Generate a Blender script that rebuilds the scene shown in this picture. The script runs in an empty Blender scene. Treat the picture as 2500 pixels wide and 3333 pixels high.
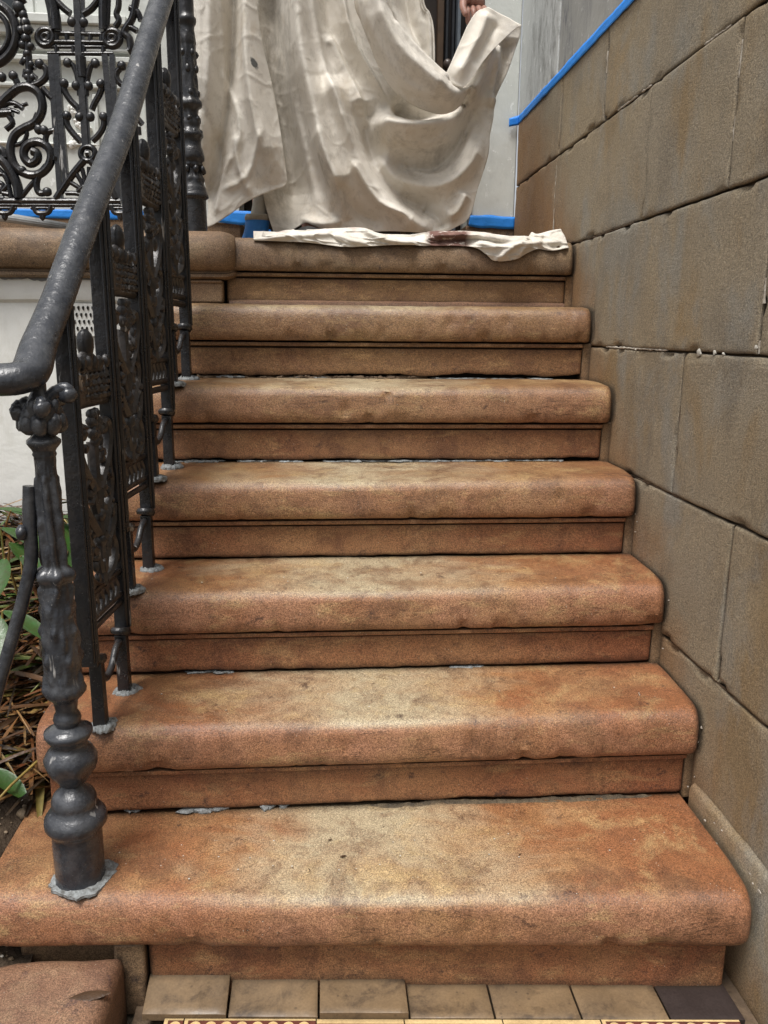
import bpy, math, random
from mathutils import Vector, Matrix, noise
DATA = {
'A_top': [(-0.362,2.1875),(-0.3064,2.1898),(-0.2417,2.1923),(-0.1837,2.1946)],
'A_left': [(-0.362,2.1875),(-0.3687,2.0031),(-0.3735,1.812),(-0.3699,1.6142),(-0.3531,1.4438),(-0.3632,1.3738)],
'A_right': [(-0.1837,2.1946),(-0.1852,2.0094),(-0.1709,1.8827),(-0.1484,1.7859),(-0.1324,1.7004),(-0.1184,1.6066),(-0.107,1.5165)],
'A_bot': [(-0.3632,1.3738),(-0.3373,1.3848),(-0.3074,1.4029),(-0.2738,1.4244),(-0.2401,1.4494),(-0.1957,1.4711),(-0.144,1.4909),(-0.1182,1.5004),(-0.107,1.5165)],
'B_top': [(-0.1999,2.2285),(-0.0478,2.2346),(0.0876,2.24),(0.1386,1.997),(0.1909,1.9055),(0.2663,1.8333),(0.3576,1.7879),(0.4329,1.8106),(0.4759,1.8871),(0.5109,1.9626),(0.5623,1.9944),(0.6136,1.9941)],
'B_left': [(-0.1999,2.2285),(-0.1979,1.9068),(-0.1959,1.7043),(-0.1916,1.5227),(-0.1764,1.4372),(-0.1551,1.3686)],
'B_right': [(0.6136,1.9941),(0.6134,1.9659),(0.6029,1.9318),(0.5842,1.8733),(0.5604,1.8211),(0.5425,1.7721),(0.5375,1.7231),(0.5292,1.6807),(0.5251,1.6238),(0.5101,1.5661),(0.4927,1.5079),(0.4768,1.4433),(0.4565,1.4157)],
'B_bot': [(-0.1551,1.3686),(-0.1053,1.3818),(-0.059,1.4067),(-0.0285,1.3977),(0.0174,1.3839),(0.1254,1.3828),(0.2108,1.3842),(0.2653,1.3807),(0.3514,1.3791),(0.3983,1.3873),(0.4216,1.3981),(0.4565,1.4157)],
'C_top': [(0.0819,2.2614),(0.1695,2.2649),(0.2429,2.2678),(0.298,2.27)],
'C_left': [(0.0819,2.2614),(0.1114,2.0132),(0.1716,1.9339),(0.2477,1.8951)],
'C_right': [(0.298,2.27),(0.3128,2.0736),(0.3325,2.034),(0.3445,2.0006),(0.3504,1.9395),(0.3526,1.8762)],
'C_bot': [(0.2477,1.8951),(0.2937,1.8758),(0.3244,1.8698),(0.3526,1.8762)],
'S_top': [(0.1726,2.2132),(0.1812,2.0257),(0.2067,1.9754),(0.225,1.9437),(0.2798,1.9064),(0.3205,1.8683),(0.3542,1.8329),(0.3918,1.804),(0.4215,1.7948),(0.4439,1.7907)],
'S_left': [(0.1726,2.2132),(0.1272,2.2114),(0.0853,2.2097)],
'S_right': [(0.4439,1.7907),(0.4454,1.7888)],
'S_bot': [(0.0853,2.2097),(0.0958,2.0228),(0.1172,1.9531),(0.1425,1.8956),(0.1718,1.8375),(0.2086,1.7855),(0.253,1.7499),(0.305,1.7277),(0.357,1.7169),(0.3939,1.7246),(0.4193,1.7443),(0.4371,1.7717),(0.4454,1.7888)],
'D_left': [(0.4868,1.9994),(0.4537,1.9856),(0.4298,1.953),(0.4097,1.9108),(0.3908,1.8684),(0.3759,1.8355),(0.3607,1.8077)],
'D_top': [(0.4868,1.9994),(0.5143,1.9889),(0.5472,1.9747),(0.573,1.9609),(0.5892,1.9538)],
'D_bot': [(0.3607,1.8077),(0.3843,1.7914),(0.4135,1.7817),(0.4292,1.79)],
'D_right': [(0.5892,1.9538),(0.5667,1.9415),(0.518,1.8981),(0.4971,1.8768),(0.475,1.8502),(0.4522,1.8182),(0.4292,1.79)],
'folds': [('A',[(-0.2419,2.1863),(-0.2704,1.8474),(-0.306,1.6425),(-0.3398,1.5062),(-0.359,1.3879)],-0.035,0.03,0),('A',[(-0.3066,2.1837),(-0.3266,1.8457),(-0.3499,1.6146),(-0.3481,1.4785)],0.03,0.035,0),('A',[(-0.2044,2.1878),(-0.2035,1.8495),(-0.1766,1.6524),(-0.1438,1.5033)],0.035,0.045,0),('A',[(-0.263,1.6436),(-0.2516,1.5491),(-0.2177,1.4672)],0.01,0.012,0),('A',[(-0.2927,1.8144),(-0.2474,1.6841),(-0.2539,1.5899)],0.008,0.01,0),('A',[(-0.1768,1.6457),(-0.2307,1.5222),(-0.3116,1.4861)],0.007,0.01,0),('A',[(-0.3663,1.7339),(-0.3079,1.5886),(-0.3342,1.465)],-0.01,0.014,0),('B',[(-0.1613,2.2238),(-0.1543,1.9082),(-0.1219,1.7062),(-0.0952,1.5247),(-0.1128,1.3875)],-0.075,0.06,0),('B',[(-0.0834,2.2269),(-0.0668,1.9109),(-0.0322,1.743),(0.0039,1.6048),(0.0487,1.499),(0.0791,1.4127)],0.075,0.05,-1),('B',[(-0.0052,2.23),(0.0288,1.967),(0.0725,1.875),(0.1245,1.7678)],-0.02,0.03,0),('B',[(0.0214,1.9535),(0.0651,1.8681),(0.1095,1.7879),(0.1435,1.6991)],0.028,0.025,1),('B',[(0.1245,1.7678),(0.1474,1.6713),(0.1629,1.6013),(0.217,1.5312),(0.2948,1.4822),(0.3884,1.4694)],-0.045,0.045,0),('B',[(0.0205,1.8262),(0.0572,1.7316),(0.087,1.6348),(0.1403,1.5439),(0.21,1.4588),(0.2805,1.4089),(0.3512,1.3865)],0.05,0.04,0),('B',[(0.1473,1.7062),(0.2154,1.6835),(0.2914,1.6833),(0.3671,1.7083),(0.4345,1.7553),(0.4818,1.8258),(0.5056,1.9016),(0.5184,1.9628)],0.075,0.04,0),('B',[(0.2146,1.7633),(0.2906,1.7307),(0.3667,1.7257),(0.427,1.7517),(0.4563,1.7906)],-0.05,0.03,0),('B',[(0.2085,1.6165),(0.2931,1.5829),(0.3699,1.5917),(0.43,1.65),(0.4734,1.7355),(0.5046,1.8264),(0.5207,1.9021)],-0.035,0.035,0),('B',[(0.1704,1.6157),(0.2322,1.5459),(0.3251,1.519),(0.4023,1.535),(0.4626,1.5938),(0.4983,1.6799)],0.03,0.03,0),('B',[(0.5408,1.9298),(0.5383,1.8411),(0.5301,1.7579)],0.022,0.012,1),('B',[(0.5749,1.9646),(0.5673,1.8762),(0.5407,1.779)],-0.03,0.03,0),('B',[(0.0488,1.5134),(0.1099,1.4424),(0.195,1.4074)],-0.018,0.02,0),('B',[(-0.0256,1.6671),(0.0109,1.5412),(0.0331,1.441)],0.012,0.014,0),('B',[(0.3972,1.4293),(0.428,1.4482),(0.4575,1.5072)],0.02,0.018,0),('B',[(0.3263,1.461),(0.3737,1.4326),(0.3942,1.3961)],-0.02,0.016,0),('B',[(-0.0741,1.4246),(-0.0131,1.4038),(0.0637,1.4088)],0.012,0.015,0),('B',[(-0.0479,2.2283),(-0.0083,1.9127),(0.0497,1.7245),(0.0946,1.6139)],0.018,0.014,0),('B',[(0.0376,2.2317),(0.08,1.9819),(0.1616,1.8303),(0.2147,1.7564)],0.02,0.016,1),('B',[(0.231,1.6523),(0.3227,1.6404),(0.4138,1.6779)],0.01,0.012,0),('B',[(0.087,1.5784),(0.1714,1.4653),(0.2725,1.4198)],0.014,0.011,0),('B',[(-0.1082,2.2259),(-0.0972,1.8431),(-0.0559,1.6385),(-0.0128,1.4402)],0.014,0.012,0),('B',[(0.2932,1.5758),(0.3706,1.5631),(0.4385,1.6218),(0.4892,1.7219)],0.01,0.01,0),('A',[(-0.2862,2.1845),(-0.2891,1.8145),(-0.3218,1.6018)],0.012,0.012,0),('A',[(-0.2181,2.1872),(-0.2197,1.849),(-0.1976,1.672),(-0.1646,1.551)],0.014,0.013,0),('A',[(-0.3338,2.1826),(-0.3559,1.8125),(-0.3535,1.6146)],0.01,0.012,0),('A',[(-0.2719,1.5895),(-0.3109,1.5068),(-0.329,1.4095)],0.008,0.01,0),('C',[(0.1696,2.2584),(0.216,2.0301),(0.2697,1.9506),(0.3165,1.8834)],0.03,0.03,0),('C',[(0.2283,2.2608),(0.2762,2.0187),(0.3116,1.9383),(0.3319,1.8769)],-0.02,0.02,0),('C',[(0.323,2.0539),(0.3371,1.9936),(0.3426,1.8773)],0.008,0.006,0),('S',[(0.1412,2.2058),(0.1636,1.9868),(0.1928,1.9167),(0.237,1.8526),(0.2961,1.808),(0.3631,1.7697),(0.4224,1.7646)],0.05,0.045,0),('S',[(0.1064,2.0359),(0.1352,1.9408),(0.1862,1.8511),(0.2526,1.78),(0.3416,1.7422)],0.012,0.014,0),('S',[(0.2069,1.956),(0.2655,1.8929),(0.3395,1.8358),(0.3993,1.7975)],0.018,0.014,0),('D',[(0.4872,1.9867),(0.4597,1.9156),(0.4189,1.8433),(0.3912,1.8034)],0.012,0.02,0),('D',[(0.5154,1.9622),(0.4817,1.9034),(0.4405,1.8439)],-0.008,0.015,0)],
'R_top': [(-0.1897,1.3154),(-0.1451,1.3262),(-0.1005,1.3391),(-0.0449,1.34),(0.0445,1.3469),(0.1062,1.349),(0.157,1.3344),(0.2249,1.3323),(0.276,1.3385),(0.35,1.344),(0.4533,1.3414),(0.5461,1.331),(0.5807,1.3359),(0.5889,1.3453),(0.6037,1.3401),(0.6438,1.3511),(0.6727,1.3559)],
'R_bot': [(-0.1882,1.3096),(-0.0449,1.306),(0.0551,1.2959),(0.1222,1.2985),(0.2065,1.3036),(0.2799,1.3026),(0.3764,1.3041),(0.4222,1.2989),(0.4515,1.2815),(0.478,1.2645),(0.5326,1.2691),(0.5664,1.287),(0.6005,1.2989),(0.6413,1.2946),(0.6872,1.304)],
'R_folds': [([(-0.1558,1.3159),(-0.0449,1.3256),(0.0219,1.3294),(0.0778,1.3117),(0.134,1.3045)],0.012,0.01),([(0.022,1.3374),(0.0358,1.3163),(0.0553,1.3006)],-0.008,0.008),([(0.1058,1.3457),(0.1508,1.3235),(0.1903,1.3135),(0.264,1.3066)],0.014,0.01),([(0.1676,1.3291),(0.2241,1.3247),(0.2805,1.3337)],-0.007,0.008),([(0.292,1.3285),(0.3488,1.3321),(0.4058,1.333),(0.5211,1.3214),(0.5671,1.3249)],0.014,0.01),([(0.3036,1.3153),(0.3834,1.3192),(0.4348,1.3227),(0.5217,1.3079)],-0.01,0.008),([(0.4237,1.3118),(0.4815,1.3018),(0.5218,1.3052),(0.5793,1.3115)],0.012,0.009),([(0.4828,1.2692),(0.5164,1.2969),(0.5445,1.3137),(0.5781,1.3359)],0.014,0.01),([(0.5405,1.2755),(0.5566,1.303),(0.5964,1.3172),(0.6604,1.3155)],0.01,0.01),([(0.6076,1.3255),(0.6375,1.3097),(0.6727,1.3048)],-0.01,0.012)],
'lp': [('t',[(-0.9828,1.4133),(-0.7526,1.4171),(-0.5635,1.42)],0.0068),('t',[(-0.9839,1.4025),(-0.7535,1.4062),(-0.5642,1.4091)],0.0048),('b',[(-0.7243,1.7862),(-0.7264,1.6339),(-0.7269,1.5186),(-0.7278,1.4192)],0.0087),('b',[(-0.709,1.7867),(-0.7109,1.6343),(-0.7095,1.519),(-0.7092,1.4687)],0.0095),('b',[(-0.563,1.7912),(-0.5647,1.6381),(-0.5676,1.5221),(-0.5704,1.4223)],0.0087),('b',[(-0.5822,1.7906),(-0.5792,1.7027),(-0.5784,1.5719),(-0.5797,1.4714)],0.0095),('b',[(-0.645,1.9398),(-0.6481,1.853),(-0.6506,1.7869),(-0.6488,1.6814),(-0.649,1.5602)],0.0103),('b',[(-0.6299,1.9403),(-0.6346,1.8535),(-0.6411,1.7872),(-0.6402,1.6816),(-0.6402,1.5604)],0.0056),('t',[(-0.7334,1.8393),(-0.6508,1.8398),(-0.5591,1.8409)],0.0052),('t',[(-0.7352,1.8183),(-0.6523,1.8197),(-0.5604,1.8213)],0.0052),('t',[(-0.7305,1.8059),(-0.6463,1.8085),(-0.5594,1.8106)],0.004),('t',[(-0.7318,1.7901),(-0.6475,1.7921),(-0.5594,1.7948)],0.0048),('t',[(-0.7049,1.8381),(-0.7063,1.8205)],0.0052),('t',[(-0.6779,1.838),(-0.6793,1.8204)],0.0052),('t',[(-0.6475,1.8383),(-0.6488,1.8207)],0.0052),('t',[(-0.617,1.8387),(-0.6183,1.8211)],0.0052),('t',[(-0.5881,1.8393),(-0.5893,1.8217)],0.0052),('t',[(-0.7073,1.8082),(-0.7087,1.7905)],0.0052),('t',[(-0.6632,1.8089),(-0.6646,1.7912)],0.0052),('t',[(-0.636,1.8098),(-0.6373,1.7921)],0.0052),('t',[(-0.5849,1.8114),(-0.5861,1.7936)],0.0052),('t',[(-0.7134,1.829),(-0.7149,1.823),(-0.7183,1.8175),(-0.7233,1.813),(-0.7294,1.81),(-0.736,1.8089),(-0.7423,1.8096),(-0.748,1.8122),(-0.7522,1.8164),(-0.7547,1.8217),(-0.7553,1.8277),(-0.7537,1.8337),(-0.7503,1.8392),(-0.7453,1.8437),(-0.7393,1.8466),(-0.7327,1.8478),(-0.7264,1.847),(-0.7208,1.8445),(-0.7165,1.8403),(-0.7139,1.835),(-0.7134,1.829)],0.0068),('t',[(-0.7249,1.8287),(-0.7259,1.8253),(-0.7282,1.8224),(-0.7314,1.8204),(-0.7351,1.8196),(-0.7386,1.8201),(-0.7415,1.8219),(-0.7433,1.8247),(-0.7438,1.8281),(-0.7428,1.8314),(-0.7405,1.8344),(-0.7373,1.8364),(-0.7336,1.8371),(-0.7301,1.8366),(-0.7271,1.8348),(-0.7253,1.832),(-0.7249,1.8287)],0.0056),('t',[(-0.5385,1.8324),(-0.54,1.8263),(-0.5433,1.8208),(-0.5483,1.8163),(-0.5544,1.8133),(-0.561,1.8121),(-0.5675,1.8129),(-0.5732,1.8155),(-0.5776,1.8197),(-0.5802,1.825),(-0.5809,1.8311),(-0.5794,1.8371),(-0.5761,1.8427),(-0.5711,1.8471),(-0.565,1.8501),(-0.5584,1.8512),(-0.552,1.8505),(-0.5463,1.8479),(-0.5419,1.8438),(-0.5392,1.8384),(-0.5385,1.8324)],0.0068),('t',[(-0.5502,1.832),(-0.5511,1.8286),(-0.5534,1.8257),(-0.5566,1.8237),(-0.5603,1.8229),(-0.5639,1.8235),(-0.5669,1.8253),(-0.5688,1.8281),(-0.5693,1.8314),(-0.5683,1.8348),(-0.5661,1.8378),(-0.5628,1.8398),(-0.5591,1.8406),(-0.5555,1.84),(-0.5526,1.8382),(-0.5507,1.8354),(-0.5502,1.832)],0.0056),('t',[(-0.6258,1.5425),(-0.6271,1.5368),(-0.6302,1.5316),(-0.6348,1.5275),(-0.6403,1.5247),(-0.6464,1.5237),(-0.6522,1.5245),(-0.6574,1.527),(-0.6614,1.5309),(-0.6637,1.536),(-0.6642,1.5416),(-0.6629,1.5473),(-0.6598,1.5525),(-0.6553,1.5566),(-0.6497,1.5593),(-0.6437,1.5604),(-0.6379,1.5596),(-0.6327,1.5571),(-0.6287,1.5532),(-0.6263,1.5482),(-0.6258,1.5425)],0.0064),('t',[(-0.6499,1.542),(-0.6401,1.5422)],0.0087),('t',[(-0.7153,1.9373),(-0.7083,1.9007),(-0.7052,1.876),(-0.7049,1.8465)],0.0111),('t',[(-0.7264,1.9369),(-0.7189,1.8941),(-0.7169,1.857)],0.0056),('t',[(-0.5734,1.9423),(-0.5786,1.9051),(-0.5803,1.8802),(-0.5816,1.8505)],0.0103),('t',[(-0.5619,1.9427),(-0.5661,1.8993),(-0.5707,1.8618)],0.0048),('t',[(-0.7108,1.9313),(-0.6956,1.9134),(-0.68,1.8986),(-0.6657,1.8882)],0.0072),('t',[(-0.5834,1.9327),(-0.5982,1.9137),(-0.6127,1.8993),(-0.6321,1.8878)],0.0072),('t',[(-0.698,1.7106),(-0.6925,1.6931),(-0.6803,1.6741),(-0.6643,1.6583),(-0.6607,1.6502)],0.0068),('t',[(-0.5943,1.7136),(-0.6033,1.6923),(-0.6167,1.6725),(-0.6267,1.6528)],0.0068),('t',[(-0.6974,1.6297),(-0.6922,1.6086),(-0.6781,1.5893),(-0.662,1.5715)],0.0068),('t',[(-0.5953,1.6324),(-0.5985,1.611),(-0.612,1.5909),(-0.6306,1.5739)],0.0068),('s',[(-0.6942,1.7162)],0.0099),('s',[(-0.5971,1.7177)],0.0099),('s',[(-0.6624,1.7116)],0.0099),('s',[(-0.6301,1.7125)],0.0099),('s',[(-0.6929,1.6354)],0.0099),('s',[(-0.5954,1.6356)],0.0099),('s',[(-0.6592,1.634)],0.0099),('s',[(-0.6308,1.6347)],0.0099),('s',[(-0.6807,1.767)],0.0099),('s',[(-0.6083,1.7685)],0.0099),('s',[(-0.7544,1.7622)],0.0099),('s',[(-0.7705,1.5991)],0.0099),('s',[(-0.7612,1.44)],0.0099),('s',[(-0.8254,1.7316)],0.0099),('s',[(-0.8235,1.4938)],0.0099),('s',[(-0.8562,1.7269)],0.0099),('s',[(-0.5384,1.7642)],0.0099),('s',[(-0.6623,1.8666)],0.0099),('s',[(-0.6319,1.8667)],0.0099),('s',[(-0.7569,1.5972)],0.0099),('t',[(-0.6807,1.767),(-0.67,1.7641),(-0.6612,1.7453),(-0.6565,1.7166),(-0.6559,1.6877)],0.006),('t',[(-0.6083,1.7685),(-0.6207,1.7624),(-0.6289,1.743),(-0.6352,1.7172),(-0.6387,1.6881)],0.006),('t',[(-0.6454,1.7839),(-0.6459,1.7585),(-0.645,1.733)],0.0103),('t',[(-0.6569,1.5235),(-0.6911,1.4859),(-0.7183,1.4516),(-0.7399,1.4224)],0.008),('t',[(-0.6393,1.5239),(-0.6103,1.4876),(-0.5878,1.4543),(-0.5755,1.4256)],0.008),('t',[(-0.6603,1.4274),(-0.6825,1.4376),(-0.7123,1.4382)],0.0052),('t',[(-0.6603,1.4274),(-0.6747,1.4517),(-0.6968,1.4662)],0.0052),('t',[(-0.6603,1.4274),(-0.6665,1.4633),(-0.6803,1.4895)],0.0052),('t',[(-0.6603,1.4274),(-0.6581,1.4703),(-0.6636,1.5033)],0.0052),('t',[(-0.6603,1.4274),(-0.6483,1.4721),(-0.644,1.507)],0.0052),('t',[(-0.6603,1.4274),(-0.64,1.4656),(-0.6274,1.494)],0.0052),('t',[(-0.6603,1.4274),(-0.6319,1.4556),(-0.6112,1.4741)],0.0052),('t',[(-0.6603,1.4274),(-0.6275,1.4421),(-0.6024,1.4472)],0.0052),('t',[(-0.6803,1.4422),(-0.6617,1.4562),(-0.6408,1.4532),(-0.6314,1.4364)],0.0056),('t',[(-0.8093,1.8347),(-0.8121,1.8197),(-0.8177,1.8051),(-0.8259,1.7916),(-0.8365,1.7796),(-0.8488,1.7696),(-0.8626,1.7621),(-0.8773,1.7572),(-0.8922,1.7553),(-0.9068,1.7563),(-0.9206,1.7603),(-0.9329,1.7671),(-0.9433,1.7763),(-0.9515,1.7877),(-0.957,1.8008),(-0.9598,1.815),(-0.9597,1.8299),(-0.9567,1.8448),(-0.9509,1.8591),(-0.9427,1.8725),(-0.9322,1.8842),(-0.9199,1.894),(-0.9063,1.9014),(-0.8919,1.9061),(-0.8772,1.9081),(-0.8628,1.9071),(-0.8492,1.9033),(-0.8369,1.8968),(-0.8264,1.8878),(-0.8182,1.8766),(-0.8124,1.8637),(-0.8094,1.8496),(-0.8093,1.8347)],0.0095),('t',[(-0.8294,1.8341),(-0.8315,1.823),(-0.8356,1.8124),(-0.8417,1.8024),(-0.8494,1.7936),(-0.8585,1.7863),(-0.8685,1.7808),(-0.8793,1.7773),(-0.8902,1.7758),(-0.9009,1.7766),(-0.911,1.7795),(-0.92,1.7844),(-0.9276,1.7912),(-0.9336,1.7996),(-0.9377,1.8091),(-0.9398,1.8196),(-0.9397,1.8305),(-0.9375,1.8415),(-0.9333,1.852),(-0.9273,1.8618),(-0.9196,1.8705),(-0.9106,1.8777),(-0.9006,1.8832),(-0.89,1.8867),(-0.8792,1.8881),(-0.8686,1.8874),(-0.8586,1.8846),(-0.8496,1.8798),(-0.8419,1.8731),(-0.8359,1.8649),(-0.8317,1.8554),(-0.8295,1.845),(-0.8294,1.8341)],0.0056),('s',[(-0.7914,1.9224)],0.0108),('s',[(-0.797,1.8976)],0.0127),('s',[(-0.7869,1.8795)],0.0095),('s',[(-0.7836,1.861)],0.0108),('s',[(-0.7953,1.842)],0.0095),('s',[(-0.78,1.8441)],0.0115),('s',[(-0.7852,1.8236)],0.0102),('s',[(-0.795,1.8077)],0.0089),('s',[(-0.775,1.8051)],0.0083),('s',[(-0.7851,1.786)],0.0089),('s',[(-0.7916,1.77)],0.007),('s',[(-0.7771,1.7609)],0.007),('s',[(-0.7856,1.7416)],0.0076),('s',[(-0.7901,1.7288)],0.007),('s',[(-0.7765,1.7292)],0.0064),('s',[(-0.7844,1.7162)],0.0045),('t',[(-0.807,1.9341),(-0.7961,1.9069),(-0.7858,1.8733),(-0.7835,1.8237),(-0.7836,1.7766),(-0.7844,1.7162)],0.008),('t',[(-0.7787,1.9167),(-0.7927,1.9086),(-0.807,1.8973)],0.0052),('t',[(-0.7806,1.8951),(-0.7963,1.8869),(-0.8123,1.8756)],0.0052),('t',[(-0.7836,1.861),(-0.7758,1.8535),(-0.7684,1.8429)],0.0052),('t',[(-0.7874,1.8173),(-0.7771,1.8098),(-0.7671,1.7991)],0.0052),('t',[(-0.7907,1.7795),(-0.7973,1.7714),(-0.8042,1.7601)],0.0052),('t',[(-0.7916,1.77),(-0.7796,1.7624),(-0.7678,1.7517)],0.0052),('t',[(-0.7935,1.7478),(-0.7959,1.7398),(-0.7986,1.7285)],0.0052),('t',[(-0.7937,1.7462),(-0.7799,1.7386),(-0.7664,1.7279)],0.0052),('t',[(-0.7866,1.8267),(-0.7974,1.8185),(-0.8084,1.8072)],0.0052),('t',[(-0.7838,1.8579),(-0.7963,1.8497),(-0.809,1.8384)],0.0052),('t',[(-0.8845,1.6427),(-0.8619,1.6659),(-0.8397,1.6858),(-0.8145,1.7025),(-0.787,1.7059),(-0.7644,1.6911),(-0.7564,1.6655),(-0.762,1.6395),(-0.7811,1.6162),(-0.8097,1.6024),(-0.8353,1.5854),(-0.8487,1.5588),(-0.8511,1.5324),(-0.841,1.5027),(-0.8131,1.485),(-0.7818,1.4856),(-0.7559,1.5046),(-0.744,1.5315),(-0.7501,1.5546),(-0.7714,1.5679),(-0.7958,1.565),(-0.8137,1.5498),(-0.8163,1.5282),(-0.802,1.5129),(-0.7829,1.5223),(-0.7808,1.5389),(-0.7941,1.5453)],0.0095),('t',[(-0.874,1.6462),(-0.8486,1.6631),(-0.8282,1.6636),(-0.8088,1.6512)],0.0056),('t',[(-0.8632,1.653),(-0.8365,1.6472),(-0.82,1.6412)],0.004),('t',[(-0.8322,1.657),(-0.8151,1.6575),(-0.7957,1.6645)],0.004),('t',[(-0.8148,1.6993),(-0.8184,1.7152),(-0.8254,1.7309)],0.0072),('t',[(-0.7851,1.7082),(-0.7589,1.7169),(-0.7405,1.7334),(-0.7406,1.7525),(-0.7544,1.7622)],0.0072),('t',[(-0.7531,1.7043),(-0.7422,1.6917),(-0.7297,1.6776)],0.0064),('t',[(-0.851,1.6371),(-0.8394,1.6147),(-0.8581,1.5979)],0.0064),('t',[(-0.7688,1.6393),(-0.7774,1.6195),(-0.7722,1.5991)],0.008),('t',[(-0.7291,1.5995),(-0.7487,1.5925),(-0.7554,1.5742),(-0.7535,1.5545)],0.0064),('t',[(-0.8066,1.5992),(-0.8043,1.5862),(-0.8164,1.5662),(-0.8376,1.5591)],0.0048),('t',[(-0.7591,1.5078),(-0.7822,1.4806),(-0.7898,1.4536),(-0.7825,1.4368),(-0.7612,1.44)],0.0072),('t',[(-0.7825,1.4772),(-0.8052,1.4566),(-0.8323,1.4257)],0.0056),('t',[(-0.9021,1.5312),(-0.8758,1.5186),(-0.8544,1.4891),(-0.8418,1.4559),(-0.8396,1.4222)],0.0111),('t',[(-0.9112,1.5078),(-0.8849,1.4951),(-0.8669,1.4654),(-0.8605,1.4218)],0.0056),('t',[(-0.8962,1.4849),(-0.8723,1.482),(-0.8641,1.4588),(-0.8834,1.4382),(-0.8666,1.4318)],0.0056),('t',[(-0.8947,1.4648),(-0.8783,1.4551),(-0.8941,1.4346)],0.0048),('t',[(-0.8988,1.6359),(-0.8371,1.6407)],0.0087),('t',[(-0.8975,1.6489),(-0.8501,1.6469)],0.0056),('t',[(-0.9002,1.551),(-0.8733,1.5451),(-0.8648,1.5254)],0.008),('t',[(-0.5384,1.7642),(-0.5531,1.7485),(-0.5541,1.7324),(-0.5396,1.7167),(-0.5219,1.7237)],0.0064),('t',[(-0.4886,1.9391),(-0.4972,1.9079),(-0.5057,1.8796),(-0.5281,1.8475),(-0.5154,1.8322),(-0.5135,1.807),(-0.5207,1.8004)],0.008),('t',[(-0.5368,1.9251),(-0.5396,1.9064),(-0.5457,1.8907),(-0.5399,1.8753),(-0.5511,1.8593)],0.0064),('t',[(-0.5108,1.9074),(-0.4909,1.8988),(-0.482,1.8772)],0.0064),('t',[(-0.5313,1.8506),(-0.5136,1.8605),(-0.4937,1.8518)],0.0064),('t',[(-0.5096,1.6395),(-0.4933,1.6202)],0.0064),('t',[(-0.5042,1.6133),(-0.5036,1.5935)],0.0056),('t',[(-0.7328,1.5317),(-0.7354,1.5217)],0.008),('t',[(-0.9043,1.4006),(-0.8954,1.3838),(-0.8675,1.3843),(-0.8554,1.4015)],0.006),('t',[(-0.8864,1.3874),(-0.8831,1.367),(-0.8759,1.3875)],0.0048),('t',[(-0.9118,1.3954),(-0.8489,1.3966)],0.004),('t',[(-0.8029,1.4025),(-0.7938,1.3856),(-0.7656,1.3862),(-0.7537,1.4034)],0.006),('t',[(-0.7847,1.3892),(-0.7811,1.3688),(-0.7742,1.3894)],0.0048),('t',[(-0.8103,1.3973),(-0.747,1.3984)],0.004),('t',[(-0.6937,1.4046),(-0.6844,1.3876),(-0.6561,1.3882),(-0.6442,1.4055)],0.006),('t',[(-0.6753,1.3912),(-0.6715,1.3707),(-0.6647,1.3914)],0.0048),('t',[(-0.7012,1.3993),(-0.6375,1.4005)],0.004),('t',[(-0.591,1.4065),(-0.5814,1.3895),(-0.5529,1.39),(-0.5411,1.4074)],0.006),('t',[(-0.5723,1.3931),(-0.5682,1.3725),(-0.5616,1.3933)],0.0048),('t',[(-0.5984,1.4012),(-0.5343,1.4024)],0.004)],
'newel': [(1.0321,0.004),(1.0309,0.0141),(1.027,0.0156),(1.0218,0.0156),(1.0192,0.0107),(0.9975,0.0107),(0.9835,0.0112),(0.9757,0.0155),(0.9691,0.0228),(0.958,0.0276),(0.9483,0.029),(0.9394,0.026),(0.9327,0.0204),(0.9269,0.0152),(0.9216,0.0148),(0.9171,0.0183),(0.9126,0.0235),(0.9081,0.024),(0.9036,0.0209),(0.8991,0.0179),(0.8955,0.0162),(0.8919,0.0175),(0.8882,0.0155),(0.8773,0.0151),(0.8361,0.0161),(0.8175,0.0171),(0.7899,0.0176),(0.7605,0.0179),(0.7419,0.0168),(0.7218,0.0165),(0.7169,0.0235),(0.7121,0.0278),(0.7068,0.0285),(0.7005,0.0256),(0.6951,0.0204),(0.6907,0.0218),(0.6839,0.0229),(0.6519,0.026),(0.6336,0.0261),(0.6025,0.0274),(0.5741,0.0287),(0.5486,0.0277),(0.5358,0.0285),(0.5254,0.0316),(0.5177,0.0316),(0.5115,0.0276),(0.5063,0.0225),(0.501,0.0192),(0.4853,0.0169),(0.4785,0.0203),(0.4722,0.0219),(0.4653,0.0208),(0.4611,0.0187),(0.4568,0.026),(0.4515,0.0367),(0.4462,0.0368),(0.4388,0.0335),(0.4324,0.029),(0.427,0.0285),(0.4173,0.0358),(0.4055,0.0413),(0.3958,0.0407),(0.385,0.0364),(0.3741,0.03),(0.3697,0.0269),(0.3632,0.0236),(0.3565,0.0176),(0.3494,0.0236),(0.3411,0.0319),(0.3318,0.0356),(0.3235,0.0361),(0.3179,0.0352),(0.3112,0.0423),(0.3023,0.0482),(0.2956,0.0492),(0.2878,0.049),(0.2799,0.0439),(0.2741,0.0403),(0.2401,0.0403),(0.1756,0.0393)],
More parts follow.
